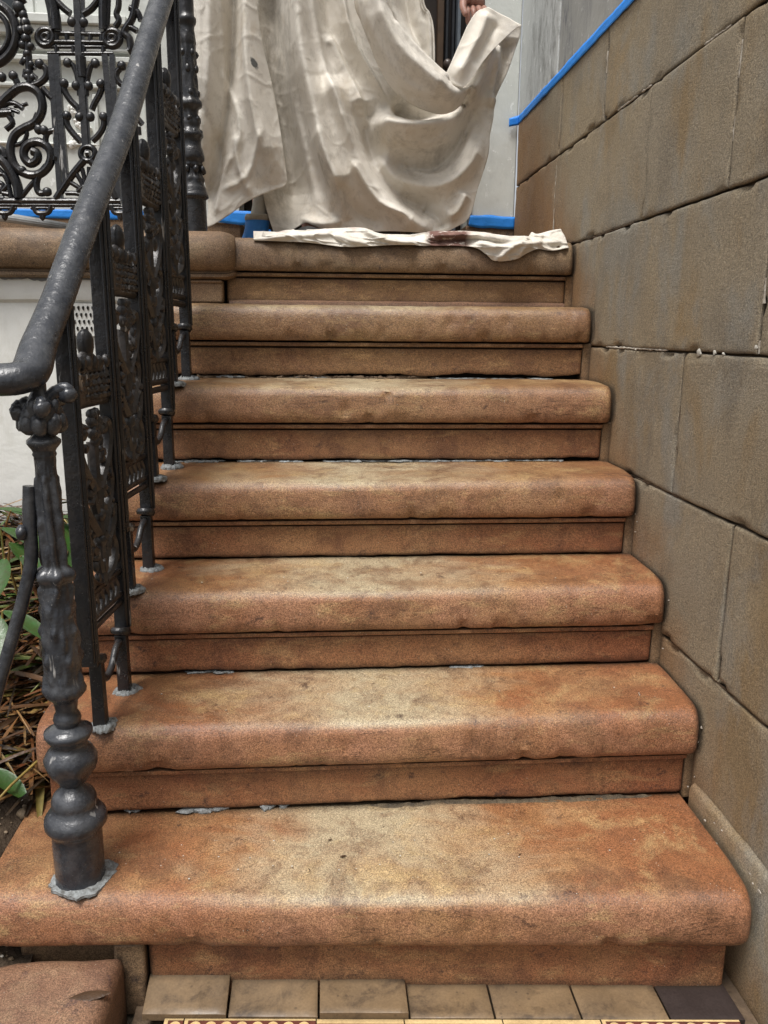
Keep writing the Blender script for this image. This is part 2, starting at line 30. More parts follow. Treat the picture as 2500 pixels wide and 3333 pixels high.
'newel2': [(1.9492,0.0216),(1.8995,0.0208),(1.8916,0.0216),(1.8869,0.0264),(1.8791,0.0264),(1.8728,0.024),(1.8681,0.0208),(1.8587,0.02),(1.8366,0.0228),(1.8271,0.0228),(1.8223,0.0208),(1.7985,0.0224),(1.7729,0.0216),(1.7536,0.0224),(1.744,0.0232),(1.7278,0.0228),(1.7084,0.024),(1.6954,0.0248),(1.6856,0.0264),(1.6807,0.0319),(1.6741,0.0335),(1.6676,0.0327),(1.6627,0.024),(1.6528,0.0216),(1.6364,0.022),(1.6298,0.0264),(1.6215,0.0264),(1.6149,0.024),(1.6066,0.028),(1.5983,0.0335),(1.5917,0.0335),(1.5867,0.0287),(1.5767,0.0264),(1.5667,0.0272),(1.56,0.0303),(1.5466,0.0335),(1.5365,0.0343),(1.5298,0.0319),(1.5248,0.0256),(1.5204,0.028),(1.5146,0.0272),(1.5096,0.0232),(1.496,0.0248),(1.4859,0.0287),(1.4808,0.0311),(1.4723,0.0303),(1.4654,0.0319),(1.4569,0.0359),(1.4501,0.0367),(1.4449,0.0391),(1.4364,0.0423),(1.4319,0.0415),(1.4278,0.0343),(1.3864,0.0343),(1.3429,0.0347)],
'newel2_xy': [-0.368,2.42,1.373],
'blot': [(-0.1943,1.8225)],
'hand': [(0.4646,1.9865)],
'plants': 0,
}

R = math.radians
scene = bpy.context.scene
col = scene.collection
random.seed(7)

# ------------------------------------------------------------------ materials
class NT:
    def __init__(s, name):
        s.m = bpy.data.materials.new(name); s.m.use_nodes = True
        s.t = s.m.node_tree; s.t.nodes.clear()
        s.out = s.t.nodes.new('ShaderNodeOutputMaterial')
        s.p = s.t.nodes.new('ShaderNodeBsdfPrincipled')
        s.t.links.new(s.p.outputs[0], s.out.inputs[0])
        s.tc = s.t.nodes.new('ShaderNodeTexCoord')
        s.co = s.tc.outputs['Object']
    def put(s, inp, v):
        if v is None: return
        if isinstance(v, bpy.types.NodeSocket): s.t.links.new(v, inp)
        elif isinstance(v, tuple) and len(v) == 3 and inp.type == 'RGBA': inp.default_value = (*v, 1)
        else: inp.default_value = v
    def noise(s, scale, detail=4, rough=.55, dist=0, vec=None, out='Fac'):
        n = s.t.nodes.new('ShaderNodeTexNoise'); s.put(n.inputs['Vector'], vec or s.co)
        n.inputs['Scale'].default_value = scale; n.inputs['Detail'].default_value = detail
        n.inputs['Roughness'].default_value = rough; n.inputs['Distortion'].default_value = dist
        return n.outputs[out]
    def voro(s, scale, feat='F1', vec=None, rand=1):
        n = s.t.nodes.new('ShaderNodeTexVoronoi'); n.feature = feat; s.put(n.inputs['Vector'], vec or s.co)
        n.inputs['Scale'].default_value = scale; n.inputs['Randomness'].default_value = rand
        return n.outputs['Distance']
    def maprange(s, v, a, b, c=0., d=1.):
        n = s.t.nodes.new('ShaderNodeMapRange'); s.put(n.inputs[0], v)
        for i, x in enumerate((a, b, c, d)): n.inputs[i+1].default_value = x
        return n.outputs[0]
    def math(s, op, a, b=None):
        n = s.t.nodes.new('ShaderNodeMath'); n.operation = op; s.put(n.inputs[0], a)
        if b is not None: s.put(n.inputs[1], b)
        return n.outputs[0]
    def mix(s, f, a, b, blend='MIX'):
        n = s.t.nodes.new('ShaderNodeMix'); n.data_type = 'RGBA'; n.blend_type = blend
        s.put(n.inputs[0], f); s.put(n.inputs[6], a); s.put(n.inputs[7], b)
        return n.outputs[2]
    def scale(s, v, k, loc=(0, 0, 0)):
        n = s.t.nodes.new('ShaderNodeMapping'); s.put(n.inputs[0], v); n.inputs['Scale'].default_value = k
        n.inputs['Location'].default_value = loc
        return n.outputs[0]
    def xyz(s, v=None):
        n = s.t.nodes.new('ShaderNodeSeparateXYZ'); s.put(n.inputs[0], v or s.co); return n.outputs
    def bump(s, h, strength, dist, prev=None):
        n = s.t.nodes.new('ShaderNodeBump'); s.put(n.inputs['Height'], h)
        n.inputs['Strength'].default_value = strength; n.inputs['Distance'].default_value = dist
        if prev is not None: s.put(n.inputs['Normal'], prev)
        return n.outputs[0]
    def geo(s, k):
        return s.t.nodes.new('ShaderNodeNewGeometry').outputs[k]
    def ao(s, dist):
        n = s.t.nodes.new('ShaderNodeAmbientOcclusion'); n.samples = 3
        n.inputs['Distance'].default_value = dist; return n.outputs['AO']
    def fin(s, colr, rough, normal=None, spec=.5, **kw):
        s.put(s.p.inputs['Base Color'], colr); s.put(s.p.inputs['Roughness'], rough)
        if normal is not None: s.put(s.p.inputs['Normal'], normal)
        s.p.inputs['Specular IOR Level'].default_value = spec
        for k, v in kw.items(): s.put(s.p.inputs[k.replace('_', ' ')], v)
        return s.m

def brownstone(name, a, b, dark, worn=None, worn_z=None, rough=(.42, .72), grain=1., zfade=None, aod=.022, shift=(0,0,0), crack=False, front=None, red=None):
    n = NT(name)
    pos = n.scale(n.geo('Position'), (1, 1, 1), shift)
    X = n.xyz(n.geo('Position')); NZ = n.xyz(n.geo('Normal'))[2]
    c = n.mix(n.maprange(n.noise(4.2, 7, .62, .5, pos), .36, .64), a, b)
    if red:   # iron-red areas toward the ends of the stones
        rn = n.noise(3.6, 6, .6, .6, n.scale(pos, (1, 1.5, 1.5), (11, 3, 2)))
        ends = n.maprange(n.math('ABSOLUTE', n.math('SUBTRACT', X[0], .1)), .15, .60, 0, .20)
        c = n.mix(n.maprange(n.math('ADD', rn, ends), .50, .70, 0, .85), c, red)
    if zfade:
        c = n.mix(n.maprange(X[2], zfade[0], zfade[1], 0, zfade[3]), c, zfade[2])
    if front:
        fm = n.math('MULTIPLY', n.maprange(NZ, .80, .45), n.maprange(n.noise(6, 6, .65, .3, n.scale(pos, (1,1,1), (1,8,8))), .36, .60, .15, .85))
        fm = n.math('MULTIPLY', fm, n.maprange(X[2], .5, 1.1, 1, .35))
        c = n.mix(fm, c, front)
    if worn:
        w = n.maprange(n.math('ABSOLUTE', n.math('SUBTRACT', X[0], .07)), .0, .50, 1, 0)
        wn = n.noise(5.5, 7, .62, .5, n.scale(pos, (1, 1.6, 1), (7, 0, 0)))
        w = n.maprange(n.math('ADD', n.math('MULTIPLY', w, .60), n.math('MULTIPLY', wn, .9)), .66, 1.02)
        w = n.math('MULTIPLY', w, n.maprange(NZ, .55, .85, .0, 1.0))
        c = n.mix(n.math('MULTIPLY', w, .92), c, worn)
    # darker brown mottles in two sizes
    c = n.mix(n.maprange(n.noise(11, 10, .74, .5, pos), .50, .62, 0, .55), c, dark)
    c = n.mix(n.maprange(n.noise(5, 9, .72, .5, n.scale(pos, (1,1.4,1.4), (5,5,5))), .53, .64, 0, .45), c, (dark[0]*1.5, dark[1]*1.7, dark[2]*1.7))
    c = n.mix(n.maprange(n.noise(45, 6, .70, .3, n.scale(pos, (1,1,1), (3,3,3))), .52, .70, 0, .40), c, dark)
    # pale ochre bloom
    st = n.noise(8, 8, .72, .3, n.scale(pos, (1, 1, 3.0), (3, 5, 1)))
    c = n.mix(n.maprange(st, .53, .68, 0, .6), c, (b[0]*1.30, b[1]*1.55, b[2]*1.55))
    # purplish black stains, sparse
    sp = n.maprange(n.noise(15, 10, .78, .2, n.scale(pos, (1, 1, 1.4), (2, 9, 4))), .59, .66, 0, .78)
    c = n.mix(sp, c, (dark[0]*.50, dark[1]*.62, dark[2]*.95))
    c = n.mix(1., c, (.80,.80,.79), 'MULTIPLY')
    g1 = n.noise(480, 3, .8, 0, pos); g2 = n.noise(230, 4, .75, 0, pos)
    g = n.math('MULTIPLY', n.maprange(g1, .38, .62, 1-.54*grain, 1+.60*grain), n.maprange(g2, .38, .62, .86, 1.14))
    c = n.mix(1., c, g, 'MULTIPLY')
    v = n.voro(120, 'F1', pos)
    c = n.mix(n.math('MULTIPLY', n.maprange(v, .10, .07), n.maprange(n.noise(22, 2, .5, 0, pos), .60, .64)), c, (.6, .55, .45))
    if crack:
        cn = n.noise(4.5, 7, .62, .5, n.scale(pos, (.8, .8, 5.5)))
        cm = n.math('MULTIPLY', n.maprange(n.math('ABSOLUTE', n.math('SUBTRACT', cn, .5)), .0025, .0065, 1, 0), n.maprange(n.noise(3, 3, .5, 0, n.scale(pos, (1,1,1), (8,3,1))), .48, .56))
        cm = n.math('MULTIPLY', cm, n.maprange(NZ, .45, .75, .75, 0))
        c = n.mix(cm, c, (.05,.025,.015))
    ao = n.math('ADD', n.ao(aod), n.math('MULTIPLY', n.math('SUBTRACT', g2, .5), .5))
    c = n.mix(n.maprange(ao, .28, .86, .92, 0), c, (.030, .019, .012))  # occlusion darkens creases: crevice dirt with shade painted into the colour
    h = n.math('ADD', n.math('MULTIPLY', g1, .6), n.math('MULTIPLY', g2, 1.1))
    nb = n.bump(h, .8, .0010)
    nb = n.bump(n.noise(40, 8, .70, .3, n.scale(pos, (1, 1, 2.0))), .40, .0035, nb)
    rr = n.maprange(n.noise(9, 5, .6, 0, pos), .3, .7, rough[0], rough[1])
    return n.fin(c, rr, nb, .5)

M = {}
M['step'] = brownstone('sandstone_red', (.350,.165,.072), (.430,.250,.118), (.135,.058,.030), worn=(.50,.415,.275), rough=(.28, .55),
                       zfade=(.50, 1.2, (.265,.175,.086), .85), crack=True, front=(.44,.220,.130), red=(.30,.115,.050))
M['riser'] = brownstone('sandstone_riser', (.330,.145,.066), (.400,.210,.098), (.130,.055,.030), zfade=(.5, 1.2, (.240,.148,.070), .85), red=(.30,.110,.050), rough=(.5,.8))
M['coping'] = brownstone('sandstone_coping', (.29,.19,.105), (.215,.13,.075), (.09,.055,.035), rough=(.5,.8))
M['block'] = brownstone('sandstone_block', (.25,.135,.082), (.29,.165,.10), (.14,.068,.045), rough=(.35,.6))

def wall_mat():
    n = NT('wall_sandstone'); pos = n.geo('Position')
    big = n.maprange(n.noise(2.6, 5, .6, .5, pos), .35, .66)
    c = n.mix(big, (.275,.232,.168), (.295,.235,.152))
    str_ = n.noise(8, 6, .6, .2, n.scale(pos, (1, 1, .45)))
    c = n.mix(n.maprange(str_, .52, .70, 0, .50), c, (.120,.102,.080))
    och = n.noise(5.5, 6, .6, .4, n.scale(pos, (1, 1, .45), (4, 4, 4)))
    c = n.mix(n.maprange(och, .54, .66, 0, .70), c, (.265,.180,.085))
    gry = n.noise(6, 7, .62, .3, n.scale(pos, (1, 1, .6), (14, 2, 9)))
    c = n.mix(n.maprange(gry, .52, .64, 0, .6), c, (.25,.245,.218))
    # orange bleed low down beside the steps
    x = n.xyz(pos)
    d = n.math('SUBTRACT', x[2], n.math('SUBTRACT', x[1], 1.12))
    lowb = n.maprange(n.math('ADD', d, n.math('MULTIPLY', n.noise(7, 6, .6, .4, pos), .5)), .16, .46, .75, 0)
    c = n.mix(lowb, c, (.27,.14,.055))
    g1 = n.noise(420, 3, .8, 0, pos); g2 = n.noise(200, 4, .75, 0, pos)
    g = n.math('MULTIPLY', n.maprange(g1, .36, .64, .62, 1.42), n.maprange(g2, .36, .64, .78, 1.22))
    c = n.mix(1., c, g, 'MULTIPLY')
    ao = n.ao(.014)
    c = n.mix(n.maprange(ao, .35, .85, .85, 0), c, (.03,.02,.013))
    h = n.math('ADD', g1, n.math('MULTIPLY', g2, 1.2))
    nb = n.bump(h, 1., .0022); nb = n.bump(n.noise(16, 6, .6, .2, pos), .4, .006, nb)
    return n.fin(c, n.maprange(n.noise(8, 4, .6, 0, pos), .3, .7, .55, .85), nb, .4)
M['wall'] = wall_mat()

def simple(name, c1, c2, scale, rough=.7, bump=.3, bscale=None, bd=.003, spec=.4, detail=6, **kw):
    n = NT(name); c = n.mix(n.maprange(n.noise(scale, detail, .65, .3), .3, .7), c1, c2)
    nb = n.bump(n.noise(bscale or scale*3, 6, .65), bump, bd)
    return n.fin(c, rough, nb, spec, **kw)
M['joint'] = simple('mortar_dark', (.06,.04,.025), (.16,.11,.07), 30, .9, .8, 60, .006)
M['pointing'] = simple('mortar_pale', (.50,.46,.40), (.30,.25,.19), 60, .9, .8, 90, .004)
M['grime'] = simple('joint_grime', (.17,.125,.075), (.045,.038,.030), 55, .8, 1., 70, .010)
M['lead'] = simple('mortar_grey', (.42,.45,.46), (.09,.085,.075), 70, .5, 1., 90, .008)
M['dark'] = simple('void_dark', (.012,.010,.008), (.02,.016,.012), 10, .95)

def iron(name, base, dust, dust_amt, rough=(.28, .5), lumps=1.):
    n = NT(name); pos = n.geo('Position')
    c = n.mix(n.maprange(n.noise(28, 7, .7, .3, pos), .42, .72, 0, dust_amt), base, dust)
    spk = n.math('MULTIPLY', n.maprange(n.voro(240, 'F1', pos), .16, .10), n.maprange(n.noise(30, 3, .6, 0, n.scale(pos, (1,1,1), (5,0,0))), .52, .60))
    c = n.mix(n.math('MULTIPLY', spk, .65), c, (.33,.32,.30))
    scr = n.math('MULTIPLY', n.maprange(n.noise(60, 3, .5, 0, n.scale(pos, (1, 1, .16))), .66, .70), n.maprange(n.noise(9, 3, .5, 0, pos), .50, .60))
    c = n.mix(n.math('MULTIPLY', scr, .8), c, (.45,.44,.42))
    nz = n.xyz(n.geo('Normal'))[2]
    up = n.math('MULTIPLY', n.maprange(nz, .2, 1., 0, .30), n.maprange(n.noise(40, 6, .7, 0, pos), .35, .65))
    c = n.mix(up, c, (dust[0]*1.5, dust[1]*1.5, dust[2]*1.5))
    nb = n.bump(n.noise(48, 5, .6, .2, pos), .38*lumps, .005)
    nb = n.bump(n.noise(190, 4, .6, 0, pos), .45, .0012, nb)
    return n.fin(c, n.maprange(n.noise(25, 5, .6, 0, pos), .3, .7, rough[0], rough[1]), nb, .6)
M['iron'] = iron('black_iron_paint', (.011,.012,.015), (.045,.038,.034), .45, (.2, .42))
M['iron_panel'] = iron('black_iron_dusty', (.018,.017,.018), (.085,.072,.066), .75, (.24, .48))
M['iron_newel'] = iron('grey_black_iron', (.024,.027,.034), (.105,.108,.115), .65, (.16, .34), 1.2)

def cloth_mat(name='stained_canvas', br=1., dirt_shade=1.):
    n = NT(name)
    pos = n.geo('Position')
    c = n.mix(n.maprange(n.noise(4, 6, .6, .5, pos), .35, .68), (.74*br,.70*br,.63*br), (.64*br,.59*br,.51*br))
    grey = n.noise(9, 8, .72, .3, n.scale(pos, (1, 1, .7), (3, 1, 8)))
    c = n.mix(n.maprange(grey, .52, .66, 0, .55*dirt_shade), c, (.34,.31,.27))
    fine = n.noise(32, 7, .75, .3, n.scale(pos, (1, 1, .8), (13, 1, 8)))
    c = n.mix(n.maprange(fine, .53, .66, 0, .35*dirt_shade), c, (.36,.325,.275))
    c = n.mix(n.maprange(fine, .46, .36, 0, .35), c, (.74,.70,.64))
    yel = n.noise(6, 6, .65, .5, n.scale(pos, (1, 1, 1), (9, 4, 0)))
    c = n.mix(n.maprange(yel, .56, .74, 0, .6), c, (.50,.40,.27))
    sp = n.maprange(n.noise(30, 7, .8, 0, n.scale(pos, (1,1,1), (1,7,3))), .68, .76, 0, .75)
    c = n.mix(sp, c, (.17,.155,.14))
    pale_patch = n.maprange(n.noise(8, 6, .7, .2, n.scale(pos, (1,1,1), (20,0,3))), .55, .7, 0, .5)  # paler canvas patches scattered by noise
    c = n.mix(pale_patch, c, (.74,.71,.66))
    x = n.xyz(pos)
    gx = n.math('MULTIPLY', n.maprange(n.math('ABSOLUTE', n.math('ADD', x[0], .185)), .05, .12, 1, 0), n.maprange(x[1], 2.665, 2.69))  # grey smudges plus painted shade in the recess beside the left sheet
    gx = n.math('MULTIPLY', gx, n.maprange(n.noise(13, 7, .7, .3, n.scale(pos, (1,1,.7))), .36, .62))
    c = n.mix(n.math('MULTIPLY', gx, .75*dirt_shade), c, (.27,.245,.205))
    # dark red-brown stain on the strip lying on the top step
    ds = n.math('MULTIPLY', n.maprange(n.math('ABSOLUTE', n.math('SUBTRACT', x[0], .346)), .048, .066, 1, 0), n.maprange(x[2], 1.375, 1.36, 0, 1))
    ds = n.math('MULTIPLY', ds, n.maprange(x[1], 2.46, 2.44, 0, 1))
    ds = n.math('MULTIPLY', ds, n.maprange(n.noise(38, 6, .75, .3, pos), .36, .46))
    c = n.mix(n.math('MULTIPLY', ds, .93), c, (.14,.062,.050))
    pk = n.math('MULTIPLY', n.maprange(x[1], 2.46, 2.44, 0, 1), n.maprange(n.noise(13, 6, .7, 0, n.scale(pos, (1,1,1), (4,2,6))), .56, .68, 0, .5))
    c = n.mix(pk, c, (.42,.27,.23))
    # the charcoal blot on the left sheet
    bx = n.math('MULTIPLY', n.math('SUBTRACT', n.math('ADD', x[0], n.math('MULTIPLY', x[2], .35)), BLOT[0]+BLOT[1]*.35), 1.7)
    bd = n.math('ADD', n.math('POWER', bx, 2), n.math('POWER', n.math('SUBTRACT', x[2], BLOT[1]), 2))
    blot = n.math('ADD', n.math('SQRT', bd), n.math('MULTIPLY', n.math('SUBTRACT', n.noise(50, 5, .7, 0, pos), .5), .02))
    c = n.mix(n.math('MULTIPLY', n.maprange(blot, .017, .012), n.maprange(x[1], 2.70, 2.68)), c, (.13,.13,.125))
    # long fine creases
    wv = n.scale(pos, (1, 1, .55)); 
    warp = n.t.nodes.new('ShaderNodeVectorMath'); warp.operation = 'ADD'
    nn = n.t.nodes.new('ShaderNodeTexNoise'); n.put(nn.inputs['Vector'], pos); nn.inputs['Scale'].default_value = 6
    sc = n.t.nodes.new('ShaderNodeVectorMath'); sc.operation = 'SCALE'; n.put(sc.inputs[0], nn.outputs['Color']); sc.inputs['Scale'].default_value = .16
    n.put(warp.inputs[0], wv); n.put(warp.inputs[1], sc.outputs[0])
    m1 = n.maprange(n.noise(7, 3, .5, 0, n.scale(pos, (1,1,1), (6,6,6))), .42, .6)
    
    def ridge(sc, loc, k, stretch=(1, 1, .5)):
        q = n.noise(sc, 2, .45, .35, n.scale(pos, stretch, loc))
        return n.maprange(n.math('ABSOLUTE', n.math('SUBTRACT', q, .5)), 0, k, 1, 0)
    r1 = ridge(7, (1,2,3), .035); r2 = ridge(11, (6,1,4), .030, (1,1,.8)); r3 = ridge(9, (9,5,2), .028, (.6,1,1.2))
    m2 = n.maprange(n.noise(6, 2, .5, 0, n.scale(pos, (1,1,1), (4,4,9))), .46, .60); m3 = n.maprange(n.noise(6, 2, .5, 0, n.scale(pos, (1,1,1), (14,4,1))), .46, .60)
    hh = n.math('ADD', n.math('MULTIPLY', r1, n.math('MULTIPLY', m2, .9)), n.math('ADD', n.math('MULTIPLY', r2, m3), n.math('MULTIPLY', r3, n.math('MULTIPLY', m1, .8))))
    nb = n.bump(hh, .10, .0022)
    nb = n.bump(n.noise(24, 5, .55, .6, n.scale(pos, (1, 1, .5))), .25, .005, nb)
    nb = n.bump(n.noise(60, 7, .75, .2, pos), .45, .0030, nb)
    nb = n.bump(n.noise(300, 3, .7, 0, pos), .45, .0010, nb)
    return n.fin(c, 1., nb, .05)

BLOT = (DATA['blot'][0][0], DATA['blot'][0][1])
M['cloth'] = cloth_mat()
M['cloth_white'] = cloth_mat('clean_canvas_underside', 1.16, .2)

def plaster(name, base, chip, grime, amt, streak=1.):
    n = NT(name); pos = n.geo('Position')
    c = n.mix(n.maprange(n.noise(4, 6, .6, .3, pos), .35, .65), base, tuple(v*.90 for v in base))
    ch = n.maprange(n.noise(34, 8, .72, .2, n.scale(pos, (1,1,.7), (3,3,3))), .60, .63, 0, amt)
    c = n.mix(ch, c, chip)
    gr = n.math('MULTIPLY', n.maprange(n.noise(22, 9, .8, .1, n.scale(pos, (1, 1, .35), (9,0,0))), .46, .62), n.maprange(n.noise(3.5, 4, .6, 0, n.scale(pos, (1,1,.5), (2,2,2))), .42, .62))
    c = n.mix(n.math('MULTIPLY', gr, streak), c, grime)
    nb = n.bump(n.noise(34, 8, .72, .2, n.scale(pos, (1,1,.7), (3,3,3))), .4, .003)
    nb = n.bump(n.noise(6, 4, .6, .2, pos), .4, .01, nb)
    return n.fin(c, .45, nb, .4)
M['facade'] = plaster('facade_white_paint', (.68,.70,.66), (.86,.88,.86), (.42,.43,.40), .8, .5)
M['sideplaster'] = plaster('side_plaster', (.62,.64,.63), (.85,.87,.86), (.20,.20,.19), .9, 1.)
M['greyplaster'] = plaster('grey_plaster', (.37,.37,.35), (.62,.63,.61), (.10,.105,.13), .8, .9)
M['whitewall'] = plaster('garden_wall_paint', (.84,.84,.80), (.74,.74,.69), (.52,.50,.42), .4, .35)
M['chip'] = simple('bare_render', (.25,.26,.27), (.16,.16,.16), 40, .8, .6)
M['tape'] = simple('blue_tape', (.015,.22,.74), (.03,.27,.82), 18, .55, .5, 26, .006)
M['tape_dark'] = simple('blue_cover', (.014,.12,.38), (.025,.18,.50), 25, .55, .7, 34, .008)
M['cuff'] = simple('sock_cuff', (.22,.20,.16), (.30,.27,.22), 60, .9, .8, 120, .003)
M['trouser'] = simple('painter_trousers', (.40,.385,.34), (.33,.32,.29), 20, .9, .5, 25, .01)
M['skin'] = simple('skin', (.36,.20,.15), (.26,.13,.10), 45, .5, .4, 90, .002, Subsurface_Weight=.08)
M['shirt'] = simple('dark_shirt', (.03,.03,.035), (.045,.045,.05), 30, .9, .5, 30, .008)
M['hair'] = simple('dark_hair', (.03,.02,.015), (.05,.035,.02), 60, .6, .8, 120, .006)
M['shoe'] = simple('dark_shoe', (.02,.02,.022), (.03,.03,.03), 30, .6)
M['door'] = simple('dark_door_wood', (.012,.009,.007), (.030,.018,.012), 18, .35, .3, 40, .002)
M['door_brown'] = simple('brown_door_strip', (.055,.033,.02), (.09,.055,.03), 30, .4, .3, 40, .002)
M['door_black'] = simple('black_door_edge', (.02,.022,.026), (.03,.032,.036), 30, .3, .3, 40, .002)
M['door_blue'] = simple('blue_grey_edge', (.10,.12,.15), (.14,.16,.18), 40, .4)
M['knob'] = simple('door_knob_metal', (.05,.035,.03), (.08,.06,.05), 60, .3, .2)
M['glass'] = simple('dark_window_glass', (.02,.025,.028), (.04,.045,.05), 4, .12, .02)
M['tube'] = simple('galvanised_tube', (.42,.44,.44), (.30,.31,.31), 40, .45, .3)
def tile_mat(name, a, b, stain, amt, spec=.4):
    n = NT(name); pos = n.geo('Position')
    c = n.mix(n.maprange(n.noise(9, 6, .65, .4, pos), .35, .66), a, b)
    c = n.mix(n.maprange(n.noise(16, 8, .7, .3, n.scale(pos, (1,1,1), (5,1,2))), .50, .68, 0, amt), c, stain)
    c = n.mix(n.maprange(n.voro(45, 'F1', pos), .13, .08, 0, .5), c, stain)
    g = n.maprange(n.noise(260, 3, .6, 0, pos), .3, .7, .86, 1.14)
    c = n.mix(1., c, g, 'MULTIPLY')
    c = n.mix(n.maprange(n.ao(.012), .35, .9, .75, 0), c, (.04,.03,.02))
    nb = n.bump(n.noise(60, 6, .6, 0, pos), .35, .0015)
    return n.fin(c, n.maprange(n.noise(12, 4, .6, 0, pos), .35, .65, .35, .65), nb, spec)
M['tile'] = tile_mat('worn_tan_tile', (.215,.145,.080), (.140,.095,.055), (.050,.034,.023), 1.)
M['tile_dark'] = tile_mat('dark_tile', (.034,.025,.023), (.046,.034,.031), (.03,.022,.02), .6, .10)
M['tile_cream'] = tile_mat('cream_tile', (.68,.50,.25), (.60,.42,.20), (.35,.22,.1), .5)
M['tile_maroon'] = tile_mat('maroon_tile', (.12,.035,.022), (.15,.045,.03), (.05,.02,.015), .5)
M['soil'] = simple('garden_soil', (.030,.020,.012), (.085,.058,.036), 16, .85, 1., 30, .02)
M['ground'] = simple('ground_earth', (.10,.085,.06), (.16,.13,.09), 3, .9, .6, 8, .02)
M['pebble'] = simple('pebble_stone', (.26,.19,.12), (.16,.12,.08), 50, .6, .6, 60, .003)
M['pebble_w'] = simple('pale_chips', (.60,.58,.52), (.45,.42,.36), 80, .7, .6, 60, .003)

def leaf_mat(name, cols, rough=.45, vein=True):
    n = NT(name)
    oi = n.geo('Random Per Island')
    r = n.t.nodes.new('ShaderNodeValToRGB'); n.put(r.inputs[0], oi)
    cr = r.color_ramp; cr.interpolation = 'CONSTANT'
    while len(cr.elements) < len(cols): cr.elements.new(.5)
    for i, c in enumerate(cols):
        cr.elements[i].position = i/len(cols); cr.elements[i].color = (*c, 1)
    pos = n.geo('Position')
    c = n.mix(n.maprange(n.noise(40, 5, .7, .3, pos), .35, .7, 0, .6), r.outputs[0], (.05,.032,.015))
    nb = n.bump(n.noise(90, 4, .6, 0, pos), .5, .002)
    return n.fin(c, rough, nb, .5)
M['litter'] = leaf_mat('dead_leaves', [(.13,.050,.018),(.060,.028,.013),(.19,.085,.028),(.030,.018,.010),(.24,.14,.055),(.085,.038,.016),(.16,.058,.020),(.022,.013,.008),(.045,.022,.012)], .32)
M['stalk'] = leaf_mat('straw_stalks', [(.36,.26,.07),(.22,.24,.05),(.42,.26,.09),(.28,.15,.05),(.17,.19,.05)], .45)
M['green'] = leaf_mat('green_leaf', [(.040,.13,.018),(.065,.18,.026),(.030,.095,.016),(.09,.20,.04)], .33)
M['strap'] = leaf_mat('strap_leaves', [(.10,.14,.03),(.19,.15,.04),(.16,.055,.022),(.055,.12,.022),(.26,.17,.055),(.10,.045,.018)], .35)
M['oldleaf'] = leaf_mat('old_leaf', [(.06,.10,.025),(.10,.11,.03),(.05,.08,.02)], .4)
M['brownleaf'] = simple('wet_brown_leaf', (.05,.028,.016), (.085,.05,.028), 40, .35, .5)

